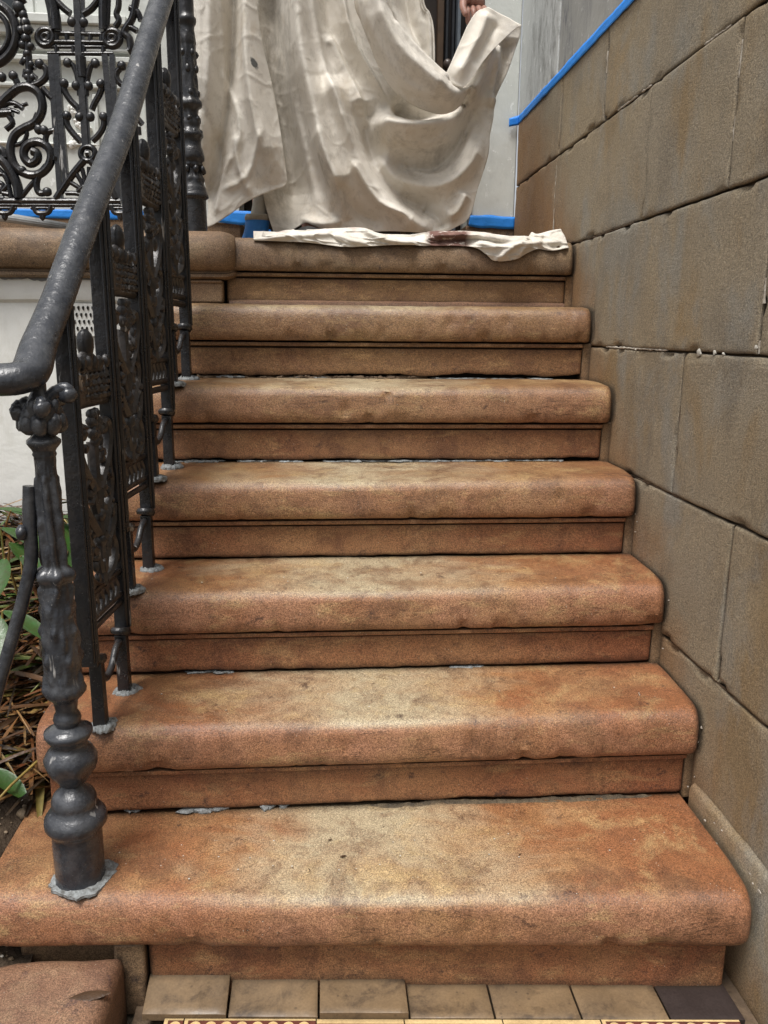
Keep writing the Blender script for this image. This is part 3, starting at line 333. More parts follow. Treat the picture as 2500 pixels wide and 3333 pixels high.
# ------------------------------------------------------------------ mesh helpers
class MB:
    def __init__(s): s.v = []; s.f = []; s.mi = []
    def add(s, vs, fs, mi=0):
        b = len(s.v); s.v += [tuple(v) for v in vs]; s.f += [tuple(i+b for i in f) for f in fs]; s.mi += [mi]*len(fs)
    def box(s, x0, x1, y0, y1, z0, z1, mi=0):
        s.add([(x0,y0,z0),(x1,y0,z0),(x1,y1,z0),(x0,y1,z0),(x0,y0,z1),(x1,y0,z1),(x1,y1,z1),(x0,y1,z1)],
              [(0,3,2,1),(4,5,6,7),(0,1,5,4),(1,2,6,5),(2,3,7,6),(3,0,4,7)], mi)
    def grid(s, pts, mi=0, flip=False):
        m = len(pts); k = len(pts[0]); fs = []
        for i in range(m-1):
            for j in range(k-1):
                q = (i*k+j, i*k+j+1, (i+1)*k+j+1, (i+1)*k+j)
                fs.append(q[::-1] if flip else q)
        s.add([p for r in pts for p in r], fs, mi)
    def tube(s, pts, r, n=8, sq=None, mi=0, up=None, taper=None):
        """sweep along pts; r radius or list; sq=(a,b) makes an elliptical section scale"""
        pts = [Vector(p) for p in pts]; m = len(pts); vs = []; fs = []
        rr = r if isinstance(r, (list, tuple)) else [r]*m
        upv = Vector(up) if up else None
        prevn = None
        for i, p in enumerate(pts):
            t = (pts[min(i+1, m-1)]-pts[max(i-1, 0)])
            if t.length < 1e-9: t = Vector((0,0,1))
            t.normalize()
            if upv is not None: a = upv - t*upv.dot(t)
            elif prevn is None: a = t.orthogonal()
            else: a = prevn - t*prevn.dot(t)
            if a.length < 1e-6: a = t.orthogonal()
            a.normalize(); prevn = a; b = t.cross(a)
            for k in range(n):
                th = 2*math.pi*k/n + (math.pi/4 if n == 4 else 0)
                ca, sa = math.cos(th), math.sin(th)
                if sq: ca *= sq[0]; sa *= sq[1]
                vs.append(p + (a*ca+b*sa)*rr[i])
        for i in range(m-1):
            for k in range(n):
                fs.append((i*n+k, i*n+(k+1)%n, (i+1)*n+(k+1)%n, (i+1)*n+k))
        fs.append(tuple(range(n))[::-1]); fs.append(tuple((m-1)*n+k for k in range(n)))
        s.add(vs, fs, mi)
    def ell(s, c, r, nu=10, nv=7, mi=0, jit=0, rot=None):
        vs = [Vector((0,0,r[2]))]; fs = []
        for i in range(1, nv):
            ph = math.pi*i/nv
            for k in range(nu):
                th = 2*math.pi*k/nu
                vs.append(Vector((r[0]*math.sin(ph)*math.cos(th), r[1]*math.sin(ph)*math.sin(th), r[2]*math.cos(ph))))
        vs.append(Vector((0,0,-r[2])))
        for k in range(nu): fs.append((0, 1+k, 1+(k+1)%nu))
        for i in range(nv-2):
            for k in range(nu): fs.append((1+i*nu+k, 1+(i+1)*nu+k, 1+(i+1)*nu+(k+1)%nu, 1+i*nu+(k+1)%nu))
        e = len(vs)-1
        for k in range(nu): fs.append((e, 1+(nv-2)*nu+(k+1)%nu, 1+(nv-2)*nu+k))
        c = Vector(c); out = []
        sd = Vector((c.x*37, c.y*41, c.z*29))
        for v in vs:
            if jit: v = v*(1+jit*noise.noise(v.normalized()*1.6+sd))
            if rot: v = rot @ v
            out.append(v+c)
        s.add(out, fs, mi)
    def lathe(s, prof, c, n=32, mod=None, mi=0):
        vs = []; fs = []
        for z, r in prof:
            for k in range(n):
                th = 2*math.pi*k/n; q = mod(z, r, th) if mod else r
                vs.append((c[0]+q*math.cos(th), c[1]+q*math.sin(th), z))
        for i in range(len(prof)-1):
            for k in range(n):
                a = (i*n+k, i*n+(k+1)%n, (i+1)*n+(k+1)%n, (i+1)*n+k)
                fs.append(a if prof[0][0] < prof[-1][0] else a[::-1])
        s.add(vs, fs, mi)
    def build(s, name, mats, parent=None, sharp=40, origin=None, bevel=None):
        me = bpy.data.meshes.new(name)
        o0 = Vector((0,0,0))
        if parent is not None:
            q = parent
            while q is not None: o0 += q.location; q = q.parent
        loc = Vector(origin)-o0 if origin else Vector((0,0,0))
        base = o0+loc
        me.from_pydata([tuple(Vector(v)-base) for v in s.v], [], s.f)
        me.validate()
        if not isinstance(mats, (list, tuple)): mats = [mats]
        for m in mats: me.materials.append(m)
        if len(mats) > 1 and len(me.polygons) == len(s.mi): me.polygons.foreach_set('material_index', s.mi)
        me.polygons.foreach_set('use_smooth', [True]*len(me.polygons))
        me.set_sharp_from_angle(angle=R(sharp))
        me.update()
        o = bpy.data.objects.new(name, me); col.objects.link(o); o.location = loc
        if parent is not None: o.parent = parent
        if bevel:
            b = o.modifiers.new('bevel', 'BEVEL'); b.width = bevel; b.segments = 2; b.limit_method = 'ANGLE'; b.angle_limit = R(35)
        return o

def tag(o, label=None, cat=None, group=None, kind=None):
    if label: o['label'] = label
    if cat: o['category'] = cat
    if group: o['group'] = group
    if kind: o['kind'] = kind
    return o
def thing(name, label, cat, loc=(0,0,0), group=None):
    o = bpy.data.objects.new(name, None); col.objects.link(o); o.location = loc; o.empty_display_size = .1
    return tag(o, label, cat, group)
def cat_rom(pts, k=4):
    if len(pts) < 3: return [Vector(p) for p in pts]
    P = [Vector(p) for p in pts]; P = [P[0]*2-P[1]]+P+[P[-1]*2-P[-2]]; out = []
    for i in range(1, len(P)-2):
        for j in range(k):
            t = j/k
            out.append(.5*((2*P[i])+(P[i+1]-P[i-1])*t+(2*P[i-1]-5*P[i]+4*P[i+1]-P[i+2])*t*t+(3*P[i]-P[i-1]-3*P[i+1]+P[i+2])*t**3))
    out.append(P[-2]); return out
def N(x, y=0, z=0): return noise.noise(Vector((x, y, z)))
def lerp(a, b, t): return a+(b-a)*t
def interp(xs, ys, x):
    if x <= xs[0]: return ys[0]
    for i in range(len(xs)-1):
        if x <= xs[i+1]: return lerp(ys[i], ys[i+1], (x-xs[i])/(xs[i+1]-xs[i]))
    return ys[-1]

H = .19; G = .1945; Y2 = 1.332; WX = .712
def front(i): return Y2+G*(i-2)

# ------------------------------------------------------------------ ground and paving
b = MB(); b.add([(-60,-60,-.055),(60,-60,-.055),(60,60,-.055),(-60,60,-.055)], [(0,1,2,3)])
tag(b.build('ground', M['ground']), kind='structure')
b = MB(); b.add([(-.32,-1.5,-.030),(.712,-1.5,-.030),(.712,1.3,-.030),(-.32,1.3,-.030)], [(0,1,2,3)])
tag(b.build('path', M['joint']), kind='structure')

def tile(x0, x1, z_front, z_back, mat, label, depth=.0765, yb=None, chip=None):
    def yy(x): return (1.168-.068*(x+.305)) if yb is None else yb(x)
    g = .0018; x0 += g; x1 -= g
    b = MB(); n = 10; th = .012
    pts = []
    xs = [x0, x0+.0015]+[lerp(x0, x1, k/8) for k in range(1, 8)]+[x1-.0015, x1]
    ts = [0, .02]+[k/6 for k in range(1, 6)]+[.98, 1]
    rows = []
    for t in ts:
        row = []
        for x in xs:
            y = yy(x)-depth*(1-t)
            z = lerp(z_front, z_back, t)
            e = (x in (x0, x1)) or t in (0, 1)
            row.append((x, y, z-(.0012 if e else 0)+.0006*N(x*40, y*40)))
        rows.append(row)
    b.grid(rows)
    fr = [(p[0], p[1], p[2]-th) for p in rows[0]]; b.grid([fr, rows[0]])
    bk = [(p[0], p[1], p[2]-th) for p in rows[-1]]; b.grid([rows[-1], bk])
    l = [r[0] for r in rows]; b.grid([l, [(p[0], p[1], p[2]-th) for p in l]])
    r_ = [r[-1] for r in rows]; b.grid([[(p[0], p[1], p[2]-th) for p in r_], r_])
    o = b.build('floor_tile', mat, origin=((x0+x1)/2, yy((x0+x1)/2)-depth/2, min(z_front, z_back)-th), sharp=50)
    return tag(o, label, 'tile', 'plain tiles laid along the foot of the stairs')
tx = [-.300, -.163, -.017, .128, .265, .404, .546, .668]
tile(tx[0], tx[1], .006, .022, M['tile'], 'tan floor tile at the left end of the row, dark stain along its back edge')
tile(tx[1], tx[2], .002, .012, M['tile'], 'tan floor tile second from the left, lying slightly raised')
tile(tx[2], tx[3], .010, .011, M['tile'], 'raised tan floor tile with its thick front edge showing, third from the left')
tile(tx[3], tx[4], .000, .000, M['tile'], 'tan floor tile just right of the raised one, lying level')
tile(tx[4], tx[5], .000, -.001, M['tile'], 'tan floor tile fifth from the left in the row under the bottom step')
tile(tx[5], tx[6], -.001, -.002, M['tile'], 'tan floor tile next to the dark one, with a slanted right end')
tile(tx[6], tx[7], -.002, -.004, M['tile_dark'], 'dark brown floor tile in the corner by the stone wall')
# patterned border
def border(x0, x1, label, kind):
    def yf(x): return 1.0910-.068*(x+.305)
    b = MB(); z = -.003
    o_ = ((x0+x1)/2, yf((x0+x1)/2)-.04, z-.01)
    w = .075
    def quad(a0, a1, t0, t1, dz, mi):
        b.add([(a0, yf(a0)-t1, z+dz), (a1, yf(a1)-t1, z+dz), (a1, yf(a1)-t0, z+dz), (a0, yf(a0)-t0, z+dz)], [(0,1,2,3)], mi)
    b.add([(x0, yf(x0)-w, z-.01), (x1, yf(x1)-w, z-.01), (x1, yf(x1), z-.01), (x0, yf(x0), z-.01),
           (x0, yf(x0)-w, z), (x1, yf(x1)-w, z), (x1, yf(x1), z), (x0, yf(x0), z)],
          [(0,3,2,1),(4,5,6,7),(0,1,5,4),(1,2,6,5),(2,3,7,6),(3,0,4,7)], 1 if kind == 'dots' else 0)
    if kind == 'dots':
        quad(x0, x1, 0, .0035, .0006, 0); quad(x0, x1, .026, .034, .0006, 0)
        quad(x0, x0+.006, .0035, .026, .0007, 0)
        k = x0+.018
        while k < x1-.008:
            cy = yf(k)-.0145; vs = [(k, cy, z+.0012)]+[(k+.0088*math.cos(a*math.pi/8), cy+.0088*math.sin(a*math.pi/8), z+.0012) for a in range(16)]
            b.add(vs, [(0, 1+a, 1+(a+1) % 16) for a in range(16)], 0)
            k += .0245
    else:
        quad(x0, x1, .009, .028, .0006, 1)
    return tag(b.build('border_tile', [M['tile_cream'], M['tile_maroon']], origin=o_), label, 'tile', 'patterned border tiles in front of the plain tiles')
border(-.262, -.232, 'small maroon and cream border tile piece at the left end of the border', 'dots')
border(-.230, -.022, 'long maroon border tile with a row of cream dots', 'dots')
border(-.020, .118, 'cream edged border tile in front of the raised tan tile', 'plain')
border(.120, .275, 'cream edged border tile left of the centre of the steps', 'plain')
border(.277, .432, 'cream edged border tile in front of the level tan tiles', 'plain')
border(.434, .655, 'maroon border tile with cream dots nearest the stone wall', 'dots')

# ------------------------------------------------------------------ staircase
stairs = thing('stone_staircase', 'worn reddish brown sandstone staircase of seven rounded steps', 'staircase', (.1, 1.1, -.02))
def step_slab(i, xl, xr, yl, yr, zt, back, endr=.03, thick=.0958, mat=None):
    """one tread slab: rounded nosing run from x=xl to x=xr"""
    prof = [(back, -thick+.002), (.022, -thick+.002), (.014, -thick+.0005), (.008, -thick+.0025), (.0035, -thick+.008), (.0010, -thick+.016), (0, -thick+.026),
            (.0004, -.056), (.0014, -.044), (.0036, -.033), (.0072, -.023), (.0130, -.0150), (.0205, -.0092), (.031, -.0058), (.046, -.0044)]
    yb = .07
    while yb < back-.005: prof.append((yb, -.0040*(1-(yb/back)))); yb += .03
    prof.append((back, 0))
    L = xr-xl; nx = int(L/.007)
    xs = [xl+.0004, xl+.0035, xl+.008, xl+.014, xl+.021]+[lerp(xl+.028, xr-.028, k/nx) for k in range(nx+1)]+[xr-.021, xr-.014, xr-.008, xr-.0035, xr-.0004]
    b = MB(); rows = []
    for x in xs:
        e = max(0, endr-min(x-xl, xr-x)); kk = endr-math.sqrt(max(0, endr*endr-e*e))
        f = (x-xl)/L; yf = lerp(yl, yr, f); row = []
        worn = math.exp(-((x-.10)/.30)**2)*(.0065 if i < 6 else .002)
        for j, (dy, dz) in enumerate(prof):
            near = max(0, 1-dy/.12)
            dyy = dy+kk*.9*near
            dzz = dz
            top = dz > -.03
            if top: dzz -= worn*max(0, 1-abs(dy-.04)/.16)+kk*.28*near
            else:
                dyy += worn*.5*max(0, 1-abs(dz+.045)/.04)
                if dz < -.07: dzz += kk*.25*near
            p = Vector((x, yf+dyy, zt+dzz))
            a = .0014*N(x*5+i*7, p.y*7, p.z*9)+.0012*N(x*26, p.y*26+i*3, p.z*26)+.0009*N(x*75, p.y*75, p.z*75)
            ch = max(0, N(x*30+i*11, i*5.3, p.z*26)-.40)*.014 if -.09 < dz+.0 < -.02 else 0   # chips on the face
            if j in (2, 3, 4, 5): ch += max(0, N(x*34+i*3, 4.4)-.28)*.018
            if j < 2: a = 0
            row.append((p.x, p.y+a*.7+ch, p.z+(a if top else a*.5)-.0*ch))
        rows.append(row)
    b.grid(rows, flip=True)
    for rw, fl in ((rows[0], False), (rows[-1], True)):
        idx = tuple(range(len(rw))); b.add(rw, [idx if fl else idx[::-1]])
    return b
def riser(i, xl, xr, yl, yr, ztop, zbot, fillet=True, gap=.005):
    """riser stone with the thin moulded fillet under the nosing"""
    if fillet: prof = [(.09, ztop-.0045), (.0190, ztop-.0045), (.0158, ztop-.0058), (.0154, ztop-.0125), (.0180, ztop-.0148), (.0370, ztop-.0152), (.0370, ztop-.0190), (.0270, ztop-.0200)]
    else: prof = [(.09, ztop), (.0262, ztop)]
    z = ztop-.022 if fillet else ztop-.01
    zb = zbot+gap
    while z > zb+.008: prof.append((.0265, z)); z -= .010
    prof += [(.0268, zb+.004), (.0285, zb+.001), (.034, zb), (.09, zb)]
    L = xr-xl; nx = int(L/.008); b = MB(); rows = []
    xs = [xl, xl+.0015, xl+.004]+[lerp(xl+.009, xr-.009, k/nx) for k in range(nx+1)]+[xr-.004, xr-.0015, xr]
    for x in xs:
        f = (x-xl)/L; yf = lerp(yl, yr, f); e = max(0, .005-min(x-xl, xr-x))
        row = []
        rag = gap*.9*(N(x*9+i*5, 2.2)+.5*N(x*33, i*2.))
        for j, (dy, z) in enumerate(prof):
            a = .0016*N(x*8+i*9, z*12)+.0007*N(x*40, z*40, i)
            zz = z
            if z < zb+.006 and j > 6: zz = z+rag
            if j in (2, 3): a += max(0, N(x*28+i*4, 7.7)-.4)*.012
            row.append((x, yf+dy+(a if 1 < j < len(prof)-1 else 0)+e*.8*(dy < .05), zz))
        rows.append(row)
    b.grid(rows, flip=False)
    for rw, fl in ((rows[0], True), (rows[-1], False)):
        idx = tuple(range(len(rw))); b.add(rw, [idx if fl else idx[::-1]])
    return b

XL = -.522
xr_n = {2:.708, 3:.707, 4:.706, 5:.705, 6:.706, 7:.706}
zl = {1:.190, 2:.382, 3:.570, 4:.758, 5:.950, 6:1.141, 7:1.326}
# step 1
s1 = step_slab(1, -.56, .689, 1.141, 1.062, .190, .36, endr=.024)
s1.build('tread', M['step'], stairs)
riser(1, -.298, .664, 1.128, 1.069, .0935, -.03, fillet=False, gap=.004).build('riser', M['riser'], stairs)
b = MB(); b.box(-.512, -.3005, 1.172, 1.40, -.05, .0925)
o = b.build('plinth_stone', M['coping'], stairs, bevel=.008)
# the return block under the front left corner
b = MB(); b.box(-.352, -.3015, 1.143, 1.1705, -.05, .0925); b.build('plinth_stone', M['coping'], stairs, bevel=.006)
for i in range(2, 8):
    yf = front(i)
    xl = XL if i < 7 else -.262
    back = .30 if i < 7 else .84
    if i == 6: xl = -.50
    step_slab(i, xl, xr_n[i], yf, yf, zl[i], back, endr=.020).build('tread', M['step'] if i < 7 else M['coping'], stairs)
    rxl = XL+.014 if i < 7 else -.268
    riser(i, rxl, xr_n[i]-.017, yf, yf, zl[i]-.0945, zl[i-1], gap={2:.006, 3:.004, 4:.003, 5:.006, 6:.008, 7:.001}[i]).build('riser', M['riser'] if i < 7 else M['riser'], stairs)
    # rubble core behind each riser
b = MB()
for i in range(2, 8):
    b.box((XL if i < 7 else -.2)+.03, .685, front(i)+.060, front(i)+.40, zl[i-1]-.04, zl[i]-.06)
b.build('rubble_core', M['dark'], stairs)
# strip of stone under riser 7
b = MB()
rows = []
for k in range(120):
    x = lerp(-.262, .688, k/119); yy = front(7)
    rows.append([(x, yy+.045, 1.137), (x, yy+.012+.003*N(x*12), 1.1395+.001*N(x*20)), (x, yy+.014+.003*N(x*12), 1.150+.0012*N(x*9)), (x, yy+.027, 1.1545+.002*N(x*14, 4)), (x, yy+.045, 1.155)])
b.grid(rows, flip=True); b.build('bedding_strip', M['block'], stairs)
# mortar crumbs pushed out of the joints
def crumbs(y, z, spans, mat, name='mortar', parent=stairs, seed=0, dep=.012):
    random.seed(seed)
    for x0, x1, hgt in spans:
        x = x0; b = MB()
        while x < x1:
            w = random.uniform(.006, .022)
            b.ell((x, y+random.uniform(0, .010), z+hgt*random.uniform(.2, .5)), (w, dep*random.uniform(.5, 1), hgt*random.uniform(.5, 1)), 9, 6, jit=.9)
            x += w*random.uniform(.7, 1.5)
        b.build(name, mat, parent, sharp=60)
crumbs(front(2)+.028, .190, [(-.37,-.345,.004),(-.265,-.20,.005),(-.12,-.075,.005)], M['lead'], seed=1)
b = MB(); rows = []
for k in range(170):
    x = lerp(.06, .655, k/169); en = min(1, min(x-.06, .655-x)/.05); wd = (.006+.008*N(x*7, 3.3))*en+.001
    y1 = front(2)+.034; rows.append([(x, y1-(wd+.010)*t, .1865+(.0052+.006*N(x*26, t*3)+.003*N(x*80, t*8))*math.sin(math.pi*min(1, .15+t*.85))*en) for t in (0, .2, .4, .6, .8, 1)])
b.grid(rows, flip=False); b.build('mortar', M['grime'], stairs, sharp=60)
crumbs(front(3)+.028, .380, [(-.28,-.2,.003),(.28,.34,.003)], M['lead'], seed=3)
crumbs(front(5)+.030, .757, [(-.36,-.25,.004),(-.2,-.05,.004),(.0,.6,.003)], M['lead'], seed=4)
crumbs(front(6)+.030, .948, [(-.35,.25,.007)], M['joint'], seed=5)
crumbs(front(6)+.032, .948, [(-.31,-.22,.006),(-.1,.0,.005),(.3,.6,.003)], M['lead'], seed=6)
crumbs(front(7)+.02, 1.140, [(.1,.13,.003)], M['lead'], seed=8)

# ------------------------------------------------------------------ right retaining wall
wall = thing('retaining_wall', 'brown sandstone block wall rising along the right side of the steps', 'wall', (.8, 1.2, -.05))
courses = [(-.13,.16,[-1.2,-.5,.40,2.2]), (.16,.447,[-1.2,-.3,.88,2.4]), (.447,.747,[-1.2,-.6,.45,1.312,2.5]), (.747,1.036,[-1.2,-.1,.80,1.567,2.6,3.10]),
           (1.036,1.319,[-1.2,-.4,.50,1.294,2.13,3.10]), (1.319,1.596,[-1.2,-.2,.75,1.451,1.841,2.570,3.10]), (1.596,1.822,[-1.2,-.5,.40,1.22,2.157,2.548,3.10])]
b = MB(); bi = 0
def edges(a, c, stp):
    L = c-a; m = max(2, int(L/stp))
    return [a, a+.0010, a+.0028, a+.0060, a+.012]+[lerp(a+.02, c-.02, k/m) for k in range(m+1)]+[c-.012, c-.0060, c-.0028, c-.0010, c]
for z0, z1, js in courses:
    for y0, y1 in zip(js[:-1], js[1:]):
        bi += 1
        if y1 < .2: stp = .08
        else: stp = .022
        thin = .0010 if (y0 in (1.841,) or y1 in (1.841,)) else .0022
        ya, yb_ = y0+(.0004 if y0 in (1.841, 2.13) else .0014), y1-(.0004 if y1 in (1.841, 2.13) else .0014)
        za, zb = z0+.0016, z1-.0016
        rows = []; tilt = random.uniform(-.0015, .0015)
        for z in edges(za, zb, stp):
            row = []
            for y in edges(ya, yb_, stp):
                e = min(y-ya, yb_-y, z-za, zb-z); r = .0055
                q = max(0, r-e); x = WX+(r-math.sqrt(max(0, r*r-q*q)))
                x += .0028*N(y*6+bi*3, z*6, bi)+.0012*N(y*25, z*25, bi)+tilt
                dy = .0016*N(z*18, bi*5) if min(y-ya, yb_-y) < .01 else 0
                dz = .0020*N(y*14, bi*9)+.0012*N(y*50, bi) if min(z-za, zb-z) < .01 else 0
                if e < .008: x += max(0, N(y*22, z*22, bi+4.)-.22)*.030
                row.append((x, y+dy, z+dz))
            rows.append(row)
        b.grid(rows, flip=True)
        for ln in ([r[0] for r in rows], [r[-1] for r in rows], rows[0], rows[-1]):
            b.grid([ln, [(p[0]+.03, p[1], p[2]) for p in ln]]) 
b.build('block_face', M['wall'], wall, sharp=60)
b = MB(); b.box(WX+.0125, 1.05, -1.2, 3.10, -.13, 1.815); b.build('mortar_core', M['joint'], wall)
# pale pointing left in some joints
def pointing(name, segs, mat, seed, r=.0030, xoff=.002):
    random.seed(seed); b = MB()
    for (ya, za), (yb_, zb) in segs:
        L = math.hypot(yb_-ya, zb-za); n_ = max(3, int(L/.008)); pts = []; rr = []
        for k in range(n_+1):
            t = k/n_; pts.append((WX+xoff+.001*random.random(), lerp(ya, yb_, t)+random.uniform(-.0008, .0008), lerp(za, zb, t)+random.uniform(-.0008, .0008)))
            rr.append(r*random.uniform(.45, 1.1))
        b.tube(pts, rr, 6)
    return b.build(name, mat, wall, sharp=60)
pointing('mortar', [((2.05,1.597),(1.93,1.597)),((1.90,1.597),(1.85,1.597)),((1.60,1.598),(1.50,1.598)),((2.57,1.57),(2.57,1.36)),((1.452,1.56),(1.452,1.50)),((1.451,1.44),(1.451,1.40)),((2.157,1.76),(2.156,1.71)),((2.02,1.037),(1.65,1.037)),((1.295,1.16),(1.293,1.12)),((1.292,1.04),(1.292,1.06))], M['pointing'], 3)
pointing('mortar', [((2.3,1.319),(1.9,1.320)),((1.8,.747),(1.5,.748)),((1.567,.93),(1.567,.84)),((1.312,.70),(1.312,.62)),((1.50,.447),(1.15,.447))], M['joint'], 4, .0026, .004)
random.seed(12); b = MB()
for y, z, s in ((1.505,1.037,.0075),(1.442,1.038,.0042),(1.408,1.036,.0032),(1.82,1.036,.003),(1.30,1.05,.004)):
    b.ell((WX+.001, y, z), (.003, s*1.1, s), 6, 5, jit=.5)
b.build('mortar_lump', M['pebble_w'], wall)
# raised skirting stone and debris in the gap beside the bottom steps
b = MB(); rows = []
for k in range(60):
    y = lerp(.75, 1.345, k/59); zt = .222-.05*max(0, (1.10-y)) + .004*N(y*13)
    xo = .700+.002*N(y*9, 3)
    rows.append([(xo, y, -.05), (xo, y, zt-.012), (xo+.003, y, zt-.004), (xo+.007, y, zt+.002*N(y*30)), (.716, y, zt+.006)])
b.grid(rows, flip=True); b.build('skirting', M['wall'], wall, sharp=60)
random.seed(15); b = MB()
for k in range(8):
    y = random.choice([1.30,1.22,1.10])+random.gauss(0,.022); b.ell((random.uniform(.690,.700), y, .20+random.uniform(-.03,.022)), (.0012, random.uniform(.001,.005), random.uniform(.0006,.002)), 6, 4, jit=.9)
for k in range(9):
    i = random.choice([2,3,4]); b.ell((.7085, front(i)+random.uniform(0,.02), zl[i]-random.uniform(.03,.17)), [random.uniform(.0008,.0022) for _ in range(3)], 6, 4, jit=.5)
b.build('mortar_lump', M['pointing'], wall)
# filler stones between riser ends and wall
b = MB()
for i in range(2, 8):
    yf = front(i)
    b.box(xr_n[i]-.0150, WX+.006, yf+.030, yf+.12, zl[i-1]-.01, zl[i]-.097)
o = b.build('filler_stone', M['wall'], wall, bevel=.003)

# ------------------------------------------------------------------ landing, coping, garden wall
land = thing('landing_wall', 'white painted garden wall under a rounded brownstone coping', 'wall', (-1.0, 2.4, .3))
prof = [(.30,0),(.06,0),(.035,-.002),(.018,-.010),(.006,-.024),(0,-.044),(-.0005,-.066),(.004,-.086),(.013,-.099),(.026,-.106),(.030,-.1065),(.030,-.112),(.026,-.114),(.024,-.122),(.036,-.128),(.30,-.128)]
b = MB(); rows = []
x0, x1 = -2.3, -.238
nx = 240
xs = [lerp(x0, x1-.05, k/nx) for k in range(nx+1)]+[x1-.04, x1-.03, x1-.021, x1-.013, x1-.007, x1-.003, x1-.0008, x1]
for x in xs:
    q = max(0, .045-(x1-x)); kk = .045-math.sqrt(max(0, .045**2-q*q)); row = []
    for j, (dy, dz) in enumerate(prof):
        yy = 2.268+dy+(kk*.8 if dy < .2 else 0); zz = 1.333+dz-(kk*.45 if dz > -.03 else 0)+(kk*.3 if dz < -.08 else 0)
        a = .003*N(x*7, dz*20, 3)+.0012*N(x*30, dz*40)
        row.append((x, yy+(a if 0 < j < 15 else 0), zz+a*.4))
    rows.append(row)
b.grid(rows, flip=True); b.add(rows[-1], [tuple(range(len(rows[-1])))])
b.build('coping', M['coping'], land)
b = MB(); b.box(-2.3, -.262, 2.57, 3.10, 1.25, 1.3305); b.build('landing_slab', M['coping'], land)
b = MB(); b.box(-.50, -.276, 2.308, 2.42, 1.142, 1.206); b.build('pier', M['coping'], land, bevel=.006)
b = MB(); b.box(-.50, -.2775, 2.302, 2.42, 1.196, 1.2045); b.build('pier_moulding', M['coping'], land, bevel=.003)
# painted wall face (with the projecting upper band)
b = MB(); rows = []
prof = [(2.322,1.206),(2.322,1.20),(2.3215,1.17),(2.322,1.155),(2.324,1.148),(2.334,1.143),(2.337,1.139),(2.336,1.13)]+[(2.336, 1.12-.03*k) for k in range(1, 30)]
for k in range(200):
    x = lerp(-2.3, -.502, k/199)
    rows.append([(x, y+.003*N(x*6, z*6)+.0012*N(x*24, z*24)-(0), z+(.003*N(x*12, 1) if 1.135 < z < 1.16 else 0)) for y, z in prof])
b.grid(rows, flip=False); b.build('wall_face', M['whitewall'], land)
b = MB(); b.box(-2.3, -.50, 2.345, 3.1, .0, 1.25); b.box(-.50, -.20, 2.40, 3.1, .3, 1.25); b.build('wall_core', M['joint'], land)
# bare patches just under the coping
random.seed(5); b = MB()
for (xa, xb, dz) in ((-.878,-.80,.006),(-.80,-.70,.010),(-.74,-.69,.012),(-.69,-.60,.005),(-1.2,-1.0,.008)):
    n_ = 26; up = []; dn = []
    for k in range(n_+1):
        x = lerp(xa, xb, k/n_); up.append((x, 2.3175, 1.205)); dn.append((x, 2.3175, 1.204-dz*(.6+.9*abs(N(x*40, 2)))*max(0, math.sin(math.pi*k/n_))**.5))
    b.grid([dn, up])
b.build('bare_patch', M['chip'], land)
# perforated vent plate
v = MB(); v.box(-.755, -.625, 2.324, 2.333, 1.050, 1.1385)
vo = v.build('vent_grille', M['whitewall'], land, bevel=.0015)
b = MB()
for r_ in range(4):
    for c_ in range(10):
        x = -.748+c_*.0126+(.0063 if r_ % 2 else 0); z = 1.126-r_*.0185
        if x > -.632: continue
        h_ = .0062; w_ = .0031
        pts = [(x+w_*math.cos(a*math.pi/6)*(1.25 if math.sin(a*math.pi/6) > 0 else .7), 2.3215, z+h_*math.sin(a*math.pi/6)) for a in range(12)]
        b.add(pts, [tuple(range(12))])
b.build('vent_slots', M['dark'], vo)

# ------------------------------------------------------------------ house facade
fac = thing('house_facade', 'white painted house front behind the landing with a dark doorway', 'house', (0, 3.15, 1.3))
b = MB()
FY = 3.115
b.box(-3.0, -.62, FY, 3.4, 1.45, 3.9); b.box(-.62, -.30, FY-.02, 3.4, 1.45, 3.9)
b.box(.535, .7125, FY, 3.4, 1.45, 3.9); b.box(-.30, .535, FY, 3.4, 3.3, 3.9)
b.build('wall', M['facade'], fac, bevel=.004)
b = MB(); b.box(-3.0, -.30, FY-.012, 3.4, 1.25, 1.458); b.box(.53, .716, FY-.012, 3.4, 1.25, 1.458); b.build('plinth', M['coping'], fac, bevel=.004)
b = MB()   # mouldings left of the door: sill bands and a panel frame
for z0, z1, yo in ((2.075,2.105,.055),(2.045,2.075,.040),(2.000,2.012,.022),(1.965,1.985,.030),(1.885,1.900,.018)):
    b.box(-1.35, -.66, FY-yo, FY+.001, z0, z1)
for x in (-1.30, -.80): b.box(x, x+.016, FY-.012, FY+.001, 1.50, 1.87)
b.box(-1.30, -.784, FY-.0125, FY+.001, 1.700, 1.709)
b.build('moulding', M['facade'], fac, bevel=.004)
random.seed(21); b = MB()   # plaster flower relief
for k in range(34):
    z = random.uniform(1.70, 1.84); x = -.872+random.uniform(-.018, .022)+.03*math.sin((z-1.7)*25)
    b.ell((x, FY-.004, z), (random.uniform(.006,.013), .010, random.uniform(.006,.014)), 8, 5, jit=.3)
b.build('relief_ornament', M['whitewall'], fac)
b = MB(); b.box(-1.35, -.975, FY-.006, FY+.05, 2.108, 3.0); wd = b.build('window', M['facade'], fac, bevel=.003)
b = MB(); b.box(-1.31, -1.012, FY-.010, FY+.03, 2.125, 2.95); b.build('pane', M['glass'], wd)
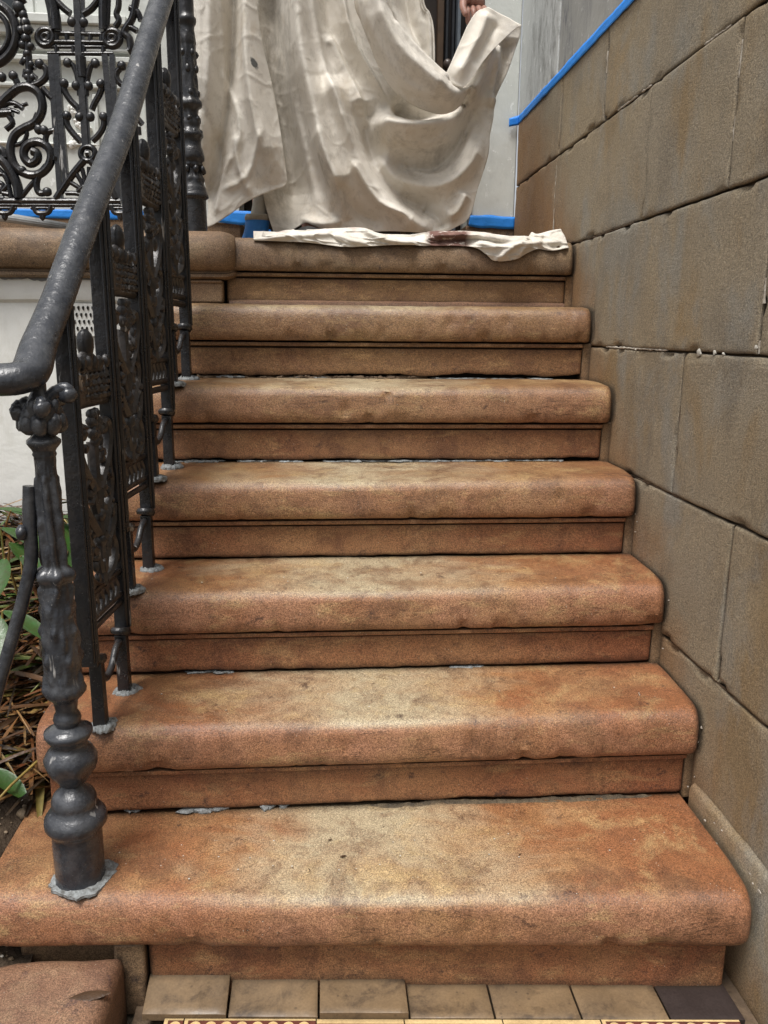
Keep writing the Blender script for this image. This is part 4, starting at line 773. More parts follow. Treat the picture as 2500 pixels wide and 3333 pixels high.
# door
door = MB(); door.box(-.30, .535, 3.26, 3.30, 1.335, 3.3); dr = door.build('door', M['door'], fac, bevel=.003)
b = MB(); b.box(.425, .450, 3.235, 3.2595, 1.336, 3.29); b.box(.300, .318, 3.240, 3.2595, 1.336, 3.29); b.build('door_strip', M['door_brown'], dr, bevel=.003)
b = MB(); b.box(.456, .466, 3.230, 3.2595, 1.336, 3.29); b.box(.478, .488, 3.225, 3.2595, 1.336, 3.29); b.box(.34,.352,3.25,3.2595,1.336,3.29); b.build('door_moulding', M['door_black'], dr, bevel=.002)
b = MB(); b.box(.493, .505, 3.19, 3.2595, 1.336, 3.29); b.build('door_edge', M['door_blue'], dr, bevel=.002)
b = MB(); b.ell((.462, 3.205, 2.03), (.017, .017, .020), 14, 10); b.tube([(.462,3.22,2.03),(.462,3.24,2.03)], .009, 10); b.build('door_knob', M['knob'], dr)
b = MB(); b.box(.5355, .550, FY-.012, FY+.02, 1.46, 1.62); b.build('jamb_edge', M['door_blue'], fac, bevel=.001)
# side plaster above the stone wall
b = MB(); b.box(.7135, .95, 2.632, 3.112, 1.824, 3.9); b.build('side_wall', M['sideplaster'], fac, bevel=.002)
b = MB(); b.box(.7195, .95, -1.2, 2.6315, 1.824, 3.9); b.build('side_wall', M['greyplaster'], fac, bevel=.002)
b = MB(); b.box(.7160, .74, 1.2, 2.262, 1.824, 3.9); b.build('side_wall', M['greyplaster'], fac, bevel=.002)

# ------------------------------------------------------------------ blue tape
def tape(name, pts, n, label, thick=.0012):
    """pts: list of (bottom, top) pairs of 3-D points along the strip"""
    b = MB(); rows = []
    for k in range(len(pts)-1):
        m = n
        for j in range(m+(k == len(pts)-2)):
            t = j/m; lo = Vector(pts[k][0]).lerp(Vector(pts[k+1][0]), t); hi = Vector(pts[k][1]).lerp(Vector(pts[k+1][1]), t)
            q = lo.x*8+lo.y*8
            row = []
            for s_ in range(5):
                p = lo.lerp(hi, s_/4); w_ = .0030*N(q*1.2, s_*.9, 2)+.0012*N(q*4, s_*1.5)
                row.append((p.x-abs(w_)*(abs(lo.y-pts[0][0][1]) > .001 or name == 'w'), p.y-abs(w_)-.0002, p.z+.0025*N(q*2.5, 5+s_*.1)))
            rows.append(row)
    b.grid(rows, flip=False)
    o = b.build('masking_tape', M['tape'], origin=tuple(Vector(pts[0][0])))
    sl = o.modifiers.new('thickness', 'SOLIDIFY'); sl.thickness = thick; sl.offset = 1
    return tag(o, label, 'tape', 'strips of blue masking tape')
tape('w', [((.7095,3.105,1.808),(.7105,3.105,1.836)), ((.7095,1.15,1.812),(.7105,1.15,1.836))], 80, 'long blue masking tape strip along the top edge of the stone wall')
tape('f', [((.676,3.098,1.80),(.676,3.098,1.828)),((.7125,3.098,1.806),(.7125,3.098,1.838))], 8, 'short blue tape end folded round the corner at the top of the stone wall')
tape('f', [((.538,3.0985,1.455),(.545,3.0985,1.492)),((.60,3.0985,1.448),(.60,3.0985,1.496)),((.712,3.0985,1.447),(.712,3.0985,1.489))], 14, 'blue masking tape strip low on the wall right of the drop cloth')
tape('f', [((-.40,3.078,1.452),(-.385,3.078,1.490)),((-.30,3.078,1.442),(-.30,3.078,1.491)),((-.235,3.078,1.442),(-.235,3.078,1.488))], 14, 'blue masking tape strip on the plinth glimpsed under the left sheet')
tape('f', [((-2.4,3.1,1.459),(-2.4,3.1,1.488)),((-.62,3.1,1.455),(-.62,3.1,1.486))], 90, 'blue masking tape strip behind the scrolled landing railing')
tape('f', [((-.232,3.06,1.395),(-.232,3.06,1.44)),((-.188,3.06,1.39),(-.188,3.06,1.425))], 8, 'small scrap of blue tape between the wrapped ankle and the drop cloth')

# ------------------------------------------------------------------ drop cloths
def resample(pts, n):
    pts = cat_rom([Vector((p[0], p[1], 0)) for p in pts], 6)
    d = [0]
    for a, c in zip(pts[:-1], pts[1:]): d.append(d[-1]+(c-a).length)
    out = []
    j = 0
    for k in range(n):
        t = d[-1]*k/(n-1)
        while j < len(d)-2 and d[j+1] < t: j += 1
        out.append(pts[j].lerp(pts[j+1], min(1, max(0, (t-d[j])/max(1e-9, d[j+1]-d[j])))))
    return out
def coons(top, bot, left, right, nu, nv):
    T = resample(top, nu); B = resample(bot, nu); L = resample(left, nv); Q = resample(right, nv)
    P = []
    for j in range(nv):
        v_ = j/(nv-1); row = []
        for i in range(nu):
            u = i/(nu-1)
            p = T[i]*(1-v_)+B[i]*v_+L[j]*(1-u)+Q[j]*u-(T[0]*(1-u)*(1-v_)+T[-1]*u*(1-v_)+B[0]*(1-u)*v_+B[-1]*u*v_)
            row.append(p)
        P.append(row)
    return P
def seg_dist(p, poly):
    best = 1e9; sd = 0; tt = 0; acc = 0; tot = 0
    for a, c in zip(poly[:-1], poly[1:]): tot += math.hypot(c[0]-a[0], c[1]-a[1])
    for a, c in zip(poly[:-1], poly[1:]):
        dx, dz = c[0]-a[0], c[1]-a[1]; L2 = dx*dx+dz*dz; L = math.sqrt(L2)
        t = ((p[0]-a[0])*dx+(p[1]-a[1])*dz)/L2; t = max(0, min(1, t))
        ex, ez = p[0]-a[0]-dx*t, p[1]-a[1]-dz*t; d = math.hypot(ex, ez)
        if d < best: best = d; sd = d*(1 if dx*ez-dz*ex > 0 else -1); tt = (acc+L*t)/tot
        acc += L
    return sd, tt
def fold_depth(p, folds):
    h = 0
    for poly, amp, w, sharp in folds:
        x0 = min(q[0] for q in poly)-3*w; x1 = max(q[0] for q in poly)+3*w
        if p[0] < x0 or p[0] > x1: continue
        sd, t = seg_dist(p, poly)
        w1 = w*(.45 if sharp*sd > 0 else 1.)
        g = .55*math.exp(-(sd/w1)**2)+.45*math.exp(-(math.sqrt(sd*sd+(.22*w1)**2)-.22*w1)/(w1*.75))
        end = min(1, t/.12+.25, (1-t)/.15+.05)
        h += amp*g*end
    return h
def smooth_poly(pts): return [(q.x, q.y) for q in cat_rom([Vector((a, c, 0)) for a, c in pts], 3)]
FOLDS = {}
for l, pts, a, w_, sh in DATA['folds']: FOLDS.setdefault(l, []).append((smooth_poly(pts), a, w_, sh))
def sheet(layer, nu, nv, Y, rough=1., edge_curl=.0, flip=False):
    P = coons(DATA[layer+'_top'], DATA[layer+'_bot'], DATA[layer+'_left'], DATA[layer+'_right'], nu, nv)
    rows = []
    sdv = {'A':1.,'B':5.,'C':9.,'S':13.,'D':17.}[layer]
    for j, r_ in enumerate(P):
        row = []
        for i, p in enumerate(r_):
            h = fold_depth((p.x, p.y), FOLDS.get(layer, []))
            h = h*1.7+rough*(.008*N(p.x*7+sdv, p.y*4)+.0018*N(p.x*22+sdv, p.y*9)+.0005*N(p.x*45, p.y*38+sdv))
            rd = 1-abs(N(p.x*12+sdv*2+.6*N(p.x*9, p.y*9), p.y*9))*2.2   # soft ridges
            h += rough*.0024*max(0, rd)**8+rough*.0012*max(0, 1-abs(N(p.x*18+p.y*8+sdv, p.y*12-p.x*6))*3)**6
            u = i/(nu-1)
            if layer in ('S', 'C', 'D'):
                e = min(j/(nv-1), 1-j/(nv-1))
                if layer == 'S': h += .035*math.sin(math.pi*min(1, j/(nv-1)))
            row.append((p.x, Y-h, p.y))
        rows.append(row)
    b = MB(); b.grid(rows, flip=flip); return b
def cloth_obj(name, b, parent=None, thick=.0022, origin=None, mat='cloth'):
    o = b.build(name, M[mat], parent, sharp=180, origin=origin)
    s_ = o.modifiers.new('thickness', 'SOLIDIFY'); s_.thickness = thick; s_.offset = 0
    return o
main = sheet('B', 190, 235, 2.70)
mc = cloth_obj('drop_cloth', main, origin=(.15, 2.7, 1.40))
tag(mc, 'large stained canvas drop cloth hanging in deep folds, one corner held up by a hand', 'drop cloth')
cloth_obj('upper_fold', sheet('C', 60, 70, 2.75), mc)
cloth_obj('swag', sheet('S', 110, 46, 2.63), mc)
cloth_obj('flap', sheet('D', 60, 60, 2.58, .7), mc, mat='cloth_white')
# hem rolled along the edge of the upper fold and flap
def hem(pts, Y, r=.0028, name='hem', off=0):
    b = MB(); q = resample(pts, 40)
    b.tube([(p.x+off, Y, p.y) for p in q], [r*(1+.25*N(k*.5)) for k in range(40)], 6); return cloth_obj(name, b, mc, .0006)
hem(DATA['C_right'], 2.738); hem(DATA['C_right'], 2.742, .0022, off=-.008)
lc = cloth_obj('drop_cloth', sheet('A', 90, 170, 2.62), origin=(-.33, 2.62, 1.40))
tag(lc, 'narrow canvas sheet with a charcoal blot, hanging beside the black newel post', 'drop cloth')
# the strip of cloth lying on the top step
T = resample(DATA['R_top'], 260); B_ = resample(DATA['R_bot'], 260)
RF = [(smooth_poly(p_), a, w_, 0) for p_, a, w_ in DATA['R_folds']]
rows = []; NV = 30
for j in range(NV):
    v_ = j/(NV-1); row = []
    for i in range(260):
        p = T[i].lerp(B_[i], v_)
        h = fold_depth((p.x, p.y), RF)+.003*N(p.x*22, p.y*40)+.004*max(0, 1-abs(N(p.x*16+p.y*20, p.y*50))*3)**4
        y = 2.296+max(0, p.y-1.292)*.75
        puff = .005*math.sin(math.pi*min(1, v_*1.02))
        row.append((p.x, y-h*1.5-puff, p.y))
    rows.append(row)
# carry the cloth back and down onto the landing behind its top edge
back = []
for k, (dy, dz) in enumerate(((.006,.002),(.016,.001),(.03,-.006),(.05,-.02),(.08,-.035))):
    back.append([(rows[0][i][0], rows[0][i][1]+dy*min(1, i/60), max(1.334, rows[0][i][2]+dz*(1 if rows[0][i][2] > 1.34 else .2))) for i in range(260)])
b = MB(); b.grid(back[::-1]+rows, flip=False)
rc = cloth_obj('drop_cloth', b, thick=.0018, origin=(.2, 2.34, 1.335))
tag(rc, 'crumpled strip of canvas with a dark red stain lying along the top step', 'drop cloth')

# ------------------------------------------------------------------ person behind the cloth
per = thing('person', 'person hidden behind the drop cloth, bare hand gripping its raised corner', 'person', (-.12, 2.92, 1.335))
def skin_obj(name, chains, mat, parent, sub=2, root=None):
    """chains: lists of (x,y,z,r); identical coordinates are merged into one vertex"""
    vs = []; rs = []; es = []; idx = {}
    for ch in chains:
        prev = None
        for x, y, z, r in ch:
            k = (round(x, 4), round(y, 4), round(z, 4))
            if k not in idx: idx[k] = len(vs); vs.append((x, y, z)); rs.append(r)
            if prev is not None and prev != idx[k]: es.append((prev, idx[k]))
            prev = idx[k]
    base = parent.location
    me = bpy.data.meshes.new(name); me.from_pydata([tuple(Vector(v)-base) for v in vs], es, []); me.materials.append(mat)
    o = bpy.data.objects.new(name, me); col.objects.link(o); o.parent = parent
    sk = o.modifiers.new('skin', 'SKIN'); sk.use_smooth_shade = True
    for i, r in enumerate(rs):
        sv = me.skin_vertices[0].data[i]; sv.radius = (r, r); sv.use_root = (i == 0)
    if sub: ss = o.modifiers.new('sub', 'SUBSURF'); ss.levels = sub; ss.render_levels = sub
    return o
hx, hy, hz = DATA['hand'][0][0], 2.60, DATA['hand'][0][1]
pel = (-.12, 2.93, 2.23, .13)
wr = (hx-.012, hy+.055, hz+.118, .024)
palm = (hx-.008, hy+.040, hz+.060, .036)
chains = [
 [pel, (-.12,2.93,2.40,.12), (-.12,2.93,2.58,.14), (-.12,2.93,2.70,.10), (-.12,2.92,2.78,.05), (-.12,2.905,2.86,.070), (-.12,2.90,2.93,.085), (-.12,2.91,3.00,.06)],
 [pel, (-.19,2.93,2.13,.085), (-.205,2.90,1.80,.055), (-.213,2.80,1.48,.018), (-.213,2.77,1.38,.018), (-.215,2.72,1.355,.018)],
 [pel, (-.05,2.93,2.13,.085), (-.03,2.93,1.80,.055), (-.04,2.90,1.48,.038), (-.04,2.88,1.38,.034), (-.04,2.79,1.355,.026)],
 [(-.12,2.93,2.70,.10), (.06,2.92,2.72,.055), (.20,2.86,2.50,.042), (.36,2.74,2.36,.034), wr, palm],
 [(-.12,2.93,2.70,.10), (-.30,2.92,2.72,.055), (-.38,2.90,2.50,.042), (-.36,2.84,2.30,.034), (-.34,2.80,2.20,.03)],
]
for k, (dx, l) in enumerate(((-.026,.040),(-.009,.048),(.009,.046),(.026,.038))):
    chains.append([palm, (hx-.008+dx, hy+.030, hz+.030, .0100), (hx-.006+dx*1.05, hy+.002, hz+.008, .0088), (hx-.004+dx*1.02, hy+.004, hz-.018-l*.25, .0078)])
chains.append([palm, (hx-.046, hy+.010, hz+.042, .0125), (hx-.050, hy-.010, hz+.012, .0108), (hx-.040, hy-.022, hz-.014, .009)])
skin_obj('body', chains, M['skin'], per)
skin_obj('trousers', [[(-.12,2.93,2.40,.15), (-.12,2.93,2.26,.15), (-.19,2.93,2.12,.105), (-.205,2.90,1.80,.075), (-.213,2.83,1.56,.032), (-.213,2.82,1.50,.024)],
                      [(-.12,2.93,2.26,.15), (-.05,2.93,2.12,.105), (-.03,2.93,1.80,.075), (-.04,2.90,1.50,.055)]], M['trouser'], per)
skin_obj('shirt', [[(-.12,2.93,2.16,.165), (-.12,2.93,2.34,.165), (-.12,2.93,2.58,.17), (-.12,2.93,2.72,.12)],
                   [(-.12,2.93,2.72,.12), (.06,2.92,2.72,.075), (.20,2.86,2.50,.058), (.30,2.79,2.42,.05)],
                   [(-.12,2.93,2.72,.12), (-.30,2.92,2.72,.075), (-.38,2.90,2.50,.058)]], M['shirt'], per)
b = MB(); b.ell((-.12,2.915,2.98), (.088,.10,.085), 20, 12, jit=.1); b.build('hair', M['hair'], per)
for s_ in (-1, 1):
    b = MB(); b.ell((-.12+s_*.03, 2.822, 2.93), (.011,.006,.006), 8, 6); b.build('eye', M['shoe'], per)
for nm_, c_, r_ in (('nose',(-.12,2.815,2.90),(.011,.020,.022)),('ear',(-.205,2.905,2.92),(.008,.018,.028)),('ear',(-.035,2.905,2.92),(.008,.018,.028)),('mouth',(-.12,2.824,2.865),(.022,.008,.006))):
    b = MB(); b.ell(c_, r_, 10, 8); b.build(nm_, M['skin'], per)
# ankle wrapped in blue
def mod(z, r, th): return r*(1+.05*N(math.cos(th)*2, math.sin(th)*2, z*22)+.03*math.sin(th*3+z*60))
def leansec(prof, c0, c1, name, mat):
    b = MB(); n_ = 28; vs = []; fs = []
    z0, z1 = prof[0][0], prof[-1][0]
    for z, r in prof:
        t = (z-1.336)/(1.47-1.336); cx, cy = lerp(c0[0], c1[0], t), lerp(c0[1], c1[1], t)
        for k in range(n_):
            th = 2*math.pi*k/n_; q = mod(z, r, th); vs.append((cx+q*math.cos(th), cy+q*math.sin(th), z+.004*math.sin(th)*(z > 1.42)))
    for i in range(len(prof)-1):
        for k in range(n_): fs.append((i*n_+k, i*n_+(k+1) % n_, (i+1)*n_+(k+1) % n_, (i+1)*n_+k))
    fs.append(tuple((len(prof)-1)*n_+k for k in range(n_)))
    b.add(vs, fs); return b.build(name, mat, per)
A0, A1 = (-.225, 2.735), (-.199, 2.745)
leansec([(1.336,.040),(1.345,.043),(1.36,.042),(1.375,.040),(1.39,.039),(1.405,.038),(1.418,.0375)], A0, A1, 'boot', M['tape_dark'])
leansec([(1.414,.0385),(1.419,.0410),(1.426,.0415),(1.433,.0405),(1.436,.037)], A0, A1, 'sock_cuff', M['cuff'])
leansec([(1.43,.026),(1.46,.025),(1.50,.028),(1.56,.036)], A0, A1, 'trouser_leg', M['trouser'])
b = MB(); b.ell((-.045,2.72,1.365), (.050,.10,.032), 20, 10, jit=.12); b.build('shoe', M['shoe'], per)

# ------------------------------------------------------------------ stair railing
rail = thing('stair_railing', 'black cast iron stair railing with round handrail climbing the left side', 'railing', (-.41, 1.19, .19))
def RX(y): return -.405+.085*(y-1.36)
def band(z, y): return z
# handrail
pts = [(-1.10,1.03,.975),(-.80,1.09,.984),(-.60,1.125,.991),(-.52,1.138,.996),(-.455,1.148,.998),(-.424,1.158,1.000),(-.4145,1.182,1.010),(-.4155,1.229,1.047),(-.409,1.312,1.116),(-.401,1.41,1.209),(-.395,1.482,1.274),(-.379,1.669,1.44),(-.366,1.818,1.596),(-.351,1.999,1.78),(-.335,2.19,1.975),(-.335,2.36,2.07)]
zz = lambda y: 1.274+(y-1.482)*.970
pts = cat_rom(pts, 6)
b = MB(); n_ = 22; m_ = len(pts); vs = []; fs = []
for i, p in enumerate(pts):
    t = (pts[min(i+1, m_-1)]-pts[max(i-1, 0)]).normalized()
    side = t.cross(Vector((0,0,1))).normalized(); up = side.cross(t)
    grow = 1+.10*math.exp(-((p.y-1.17)/.06)**2)
    for k in range(n_):
        th = 2*math.pi*k/n_; c_, s_ = math.cos(th), math.sin(th)
        r1 = .0248*grow; r2 = (.0235 if s_ > 0 else .018)*grow
        w_ = 1+.025*N(p.x*14+c_*.6, p.y*14, p.z*14+s_*.6)
        vs.append(p+side*c_*r1*w_+up*s_*r2*w_)
for i in range(m_-1):
    for k in range(n_): fs.append((i*n_+k, (i+1)*n_+k, (i+1)*n_+(k+1) % n_, i*n_+(k+1) % n_))
fs.append(tuple(range(n_))); fs.append(tuple((m_-1)*n_+k for k in range(n_))[::-1])
b.add(vs, fs); b.build('handrail', M['iron_newel'], rail)
# newel post, a turned casting with bosses and leaves
def nm(z, r, th):
    q = r
    for z0, z1, k_, a_ in ((.906,.966,5,.14),(.352,.405,6,.06)):
        if z0 < z < z1: q *= 1+a_*math.sin(th*k_+z*20)*math.sin((z-z0)/(z1-z0)*math.pi)
    if .515 < z < .70:
        q += .0040*max(0, math.cos(th*5+math.sin(z*60)*.9))**3*max(0, math.sin((z-.515)/.185*math.pi*5))
    if .70 < z < .86: q += .0022*1.3*math.cos(th*6+z*18)
    for zb, k_, a_, ph in ((.690,5,.0045,0),(.655,5,.0035,.6),(.622,5,.0050,.3),(.575,5,.0045,.9),(.545,7,.0030,.2),(.79,4,.0040,.5),(.835,4,.0030,1.2)):
        d2 = ((z-zb)/.0085)**2
        if d2 < 5: q += a_*math.exp(-d2)*max(0, math.cos((th+ph)*k_))**2
    if .515 < z < .90: q += .0014*N(math.cos(th)*5, math.sin(th)*5, z*55)
    if .715 < z < .80: q += .0040*max(0, math.cos(th*4+.8))**4*max(0, math.sin((z-.715)/.085*math.pi*2))
    return q*(1+.010*N(math.cos(th)*3, math.sin(th)*3, z*28))
prof = sorted([(z, r) for z, r in DATA['newel'] if z < 1.033])
fine = []
for (z0, r0), (z1, r1) in zip(prof[:-1], prof[1:]):
    k = max(1, int((z1-z0)/.004))
    for j in range(k): fine.append((lerp(z0, z1, j/k), lerp(r0, r1, j/k)))
fine.append(prof[-1]); fine = [(min(fine[0][0], .176), fine[0][1])]+fine
sm = []
for k, (z, r) in enumerate(fine):
    w_ = [q[1] for q in fine[max(0, k-5):k+6]]; sm.append(sum(w_)/len(w_))
fine = [(z, r*.97+.12*(r-q) if .19 < z < 1.0 else r) for (z, r), q in zip(fine, sm)]
NC = (-.4085, 1.19)
b = MB(); b.lathe(fine, NC, 72, nm)   # then cast bosses and the leaf bracket carrying the rail
random.seed(9)
for q in range(8):
    th = 2*math.pi*q/8+.2; b.ell((NC[0]+.0235*math.cos(th), NC[1]+.0235*math.sin(th), .937), (.0125,.0125,.0155), 12, 8, jit=.25)
    b.ell((NC[0]+.020*math.cos(th+.4), NC[1]+.020*math.sin(th+.4), .960), (.009,.009,.016), 10, 7, jit=.3)
for dx, dy, z0 in ((.030,-.004,.992),(-.020,-.008,.968),(.010,.026,.985),(.010,-.026,.975)):
    b.tube(cat_rom([(NC[0]+dx*.3, NC[1]+dy*.3, .962),(NC[0]+dx*.7, NC[1]+dy*.7, z0-.012),(NC[0]+dx*1.35, NC[1]+dy*1.35, z0-.004),(NC[0]+dx*1.5, NC[1]+dy*1.5, z0-.018)]), .0085, 8)
    b.ell((NC[0]+dx*1.40, NC[1]+dy*1.40, z0-.014), (.0125,.0125,.0125), 12, 8, jit=.3)
b.build('newel_post', M['iron_newel'], rail, sharp=80)
def collar(x, y, z, r, seed, parent, mat=None, h=.006, sx=1.):
    b = MB(); n_ = 64; vs = []; fs = []
    rings = ((1.0,-.004),(1.0,.001),(.93,h*.6),(.75,h),(.45,h*1.1),(.2,h))
    for ri, (k_, dz) in enumerate(rings):
        for k in range(n_):
            th = 2*math.pi*k/n_
            q = r*k_*(1+(.20*N(math.cos(th)*1.5+seed, math.sin(th)*1.5, seed)+.14*N(math.cos(th)*4+seed, math.sin(th)*4, seed)+.10*N(math.cos(th)*11+seed, math.sin(th)*11, seed))*(ri < 4))
            vs.append((x+q*math.cos(th)*sx, y+q*math.sin(th), z+dz*(1+.5*N(math.cos(th)*4, math.sin(th)*4, seed+ri)+.5*N(math.cos(th)*12, math.sin(th)*12, seed+ri))))
    for i in range(len(rings)-1):
        for k in range(n_): fs.append((i*n_+k, i*n_+(k+1) % n_, (i+1)*n_+(k+1) % n_, (i+1)*n_+k))
    fs.append(tuple((len(rings)-1)*n_+k for k in range(n_)))
    b.add(vs, fs); return b.build('mortar_collar', mat or M['lead'], parent, sharp=60)
collar(NC[0]+.004, NC[1], .1862, .0475, 3.1, rail, h=.0035, sx=1.10)
# stay bar
b = MB(); b.tube(cat_rom([(-.431,1.183,.846),(-.4345,1.18,.80),(-.4375,1.18,.735),(-.452,1.178,.68),(-.468,1.175,.63),(-.488,1.17,.57),(-.507,1.165,.51),(-.545,1.16,.38),(-.60,1.15,.20),(-.63,1.15,.09)], 4), .0098, 12)
b.ell((-.4445,1.172,.778), (.0085,.012,.012), 12, 8, jit=.15)
b.build('stay_bar', M['iron_newel'], rail)
# repeated panels
Gz = .1903
def make_panel(i):
    yo = G*(i-2); zo = Gz*(i-2)+.380
    yA, yB = 1.322+yo, 1.492+yo
    def P(u, z, w=0):
        y = yA+u*(yB-yA); return (RX(y)+w, y, zo+z)
    def railz(y): return (zz(y) if y > 1.42 else 1.116+(y-1.312)*.93)-.014
    b = MB()
    # frame bars
    def bar(u, w, d, z0, y_top=None):
        y = yA+u*(yB-yA); x = RX(y); b.box(x-w/2, x+w/2, y-d/2, y+d/2, zo+z0, railz(y))
    bar(0, .030, .013, .122); bar(1, .026, .012, .122)
    # thin outer beads on the step side of each bar
    for u in (0, 1):
        y = yA+u*(yB-yA); b.tube([(RX(y)+.0145, y-.001, zo+.13), (RX(y)+.0145, y-.001, railz(y))], .0042, 6)
        b.tube([(RX(y)+.0100, y-.0075, zo+.13), (RX(y)+.0100, y-.0075, railz(y))], .0026, 6)
    o = b.build('railing_panel', M['iron'], rail, bevel=.002, origin=(RX(yA), yA, zo))
    # cross bars
    for z, r_ in ((.180,.0062),(.1965,.0062),(.242,.0062),(.567,.0068),(.620,.0068)):
        b = MB(); b.tube([P(.02, z), P(.5, z+.0008), P(.98, z)], r_, 8, sq=(1.35, 1)); b.build('cross_bar', M['iron_panel'], o)
    # scroll and leaf casting
    b = MB(); t = .010
    def cv(pts_, r_, k=3, sq=(1.7, 1)):
        q = cat_rom([P(*p) for p in pts_], k); b.tube(q, r_, 6, sq=sq, up=(1,0,0))
    for k in range(6): cv([(.06+.15*k, .199), (.14+.15*k, .219), (.06+.15*k, .239)], .0042)
    cv([(.5,.242),(.5,.33),(.5,.45),(.5,.50)], .0062)
    for s_ in (-1, 1):
        m_ = lambda u: .5+s_*(u-.5)
        cv([(m_(.55),.248),(m_(.78),.262),(m_(.90),.292),(m_(.80),.322),(m_(.64),.312),(m_(.66),.288)], .0058)
        cv([(m_(.54),.268),(m_(.62),.298),(m_(.86),.345),(m_(.93),.375),(m_(.80),.372),(m_(.60),.338)], .0058)
        cv([(m_(.52),.335),(m_(.70),.370),(m_(.86),.398),(m_(.88),.428),(m_(.72),.438),(m_(.63),.415),(m_(.70),.398)], .0056)
        cv([(m_(.53),.375),(m_(.60),.410),(m_(.58),.44)], .0052)
        cv([(m_(.54),.418),(m_(.78),.455),(m_(.93),.500),(m_(.88),.532),(m_(.72),.528)], .0066)
        b.ell(P(m_(.78),.520), (.012,.012,.013), 9, 6, jit=.2)
        b.ell(P(m_(.66),.300), (.010,.009,.009), 8, 6, jit=.2); b.ell(P(m_(.70),.415), (.010,.008,.008), 8, 6, jit=.2)
        cv([(m_(.98),.262),(m_(.86),.315),(m_(.98),.36)], .0045); cv([(m_(.98),.40),(m_(.90),.455),(m_(.99),.49)], .0045)
        b.ell(P(m_(.90),.350), (.009,.008,.009), 8, 6)
    for k in range(16):
        a_ = k*2.399; rr_ = .020*math.sqrt((k+1)/16)
        b.ell(P(.5+rr_*math.cos(a_)/.17, .528+rr_*math.sin(a_)*1.3, .006), (.010,.0065,.009), 8, 5, jit=.3)
    rs = random.Random(i)
    for k in range(44):
        u = .5+rs.choice((-1, 1))*rs.uniform(.12, .42); z = rs.uniform(.255, .50)
        b.ell(P(u, z, rs.uniform(-.004, .006)), (.007, rs.uniform(.004,.009), rs.uniform(.006,.014)), 7, 5, jit=.4)
    for k in range(3): b.ell(P(.5, .28+.045*k, .004), (.010,.009,.014), 8, 6, jit=.3)
    b.build('scroll_casting', M['iron_panel'], o)
    # woven band
    b = MB()
    for r_ in range(4):
        for c_ in range(8):
            b.ell(P(.08+.12*c_+(.06 if r_ % 2 else 0), .578+.0115*r_, .002), (.011,.0095,.0078), 8, 5, jit=.3)
    b.box(RX(yA)-.003, RX(yB)+.0-.001, yA+.006, yB-.006, zo+.57, zo+.617)
    b.build('woven_band', M['iron_panel'], o)
    # crest with finial
    b = MB()
    for k, u in enumerate((.16,.30,.43,.57,.70,.84)):
        d_ = abs(u-.5); tp = .662-.080*d_*1.7
        b.tube([P(u, .620), P(.5+(u-.5)*1.12, (.620+tp)/2), P(.5+(u-.5)*.95, tp-.008), P(.5+(u-.5)*.84, tp)], [.0085,.0095,.0085,.004], 8, sq=(1.5, 1))
        b.ell(P(.5+(u-.5)*1.15, .635, .008), (.008,.008,.012), 8, 5, jit=.3)
    b.ell(P(.5,.645), (.012,.012,.018), 10, 7, jit=.2)
    b.build('crest', M['iron_panel'], o)
    b = MB(); b.lathe([(zo+.642,.004),(zo+.650,.0115),(zo+.660,.0140),(zo+.673,.0140),(zo+.683,.0112),(zo+.689,.0055),(zo+.691,.001)], P(.5, 0)[:2], 16)
    b.build('finial', M['iron'], o)
    # legs
    b = MB()
    ya, yb = 1.352+yo, 1.484+yo
    for y, r_ in ((ya, .0115), (yb, .0115)):
        x = RX(y)
        b.tube([(x, y, zo-.006), (x, y, zo+.05), (x, y, zo+.118)], [.0165, .0155, .0155], 4, up=(1,0,0))
        b.tube([(x-.001, y-.004, zo+.118), (x, y-.002, zo+.125), (x, y, zo+.132)], [.017, .020, .017], 12)
    b.tube(cat_rom([P(.30,.080), P(.42,.068), P(.60,.078), P(.74,.100), P(.88,.108)]), .0070, 8)
    b.build('leg', M['iron'], o, bevel=.0015)
    collar(RX(ya)+.004, ya+.002, zo-.006, .024, i*1.7, o, h=.006)
    collar(RX(yb)+.004, yb+.002, zo-.003, .026, i*2.3+1, o, h=.007)
    return o
for i in range(2, 6): make_panel(i)

# ------------------------------------------------------------------ landing railing
lrail = thing('landing_railing', 'ornate black iron scrollwork railing standing on the landing coping', 'railing', (-.7, 2.42, 1.333))
LY = 2.42
b = MB(); bb = MB()
def draw(dst, kind, q, r_):
    r_ *= 1.28 if kind != 'b' else 1.15
    if kind == 's': dst.ell((q[0][0], LY-.004, q[0][1]), (r_, r_*.9, r_), 12, 8, jit=.12); return
    pts_ = [(x, LY, z) for x, z in q]
    if kind == 'b': dst.tube(pts_, r_, 4, up=(0,1,0)); return
    pts_ = cat_rom(pts_, 4) if 2 < len(pts_) else pts_
    dst.tube(pts_, r_, 8, sq=(1.15, 1), up=(0,1,0))
for kind, q, r_ in DATA['lp']: draw(b, kind, q, r_)
b.build('scroll_panel', M['iron'], lrail, sharp=50)
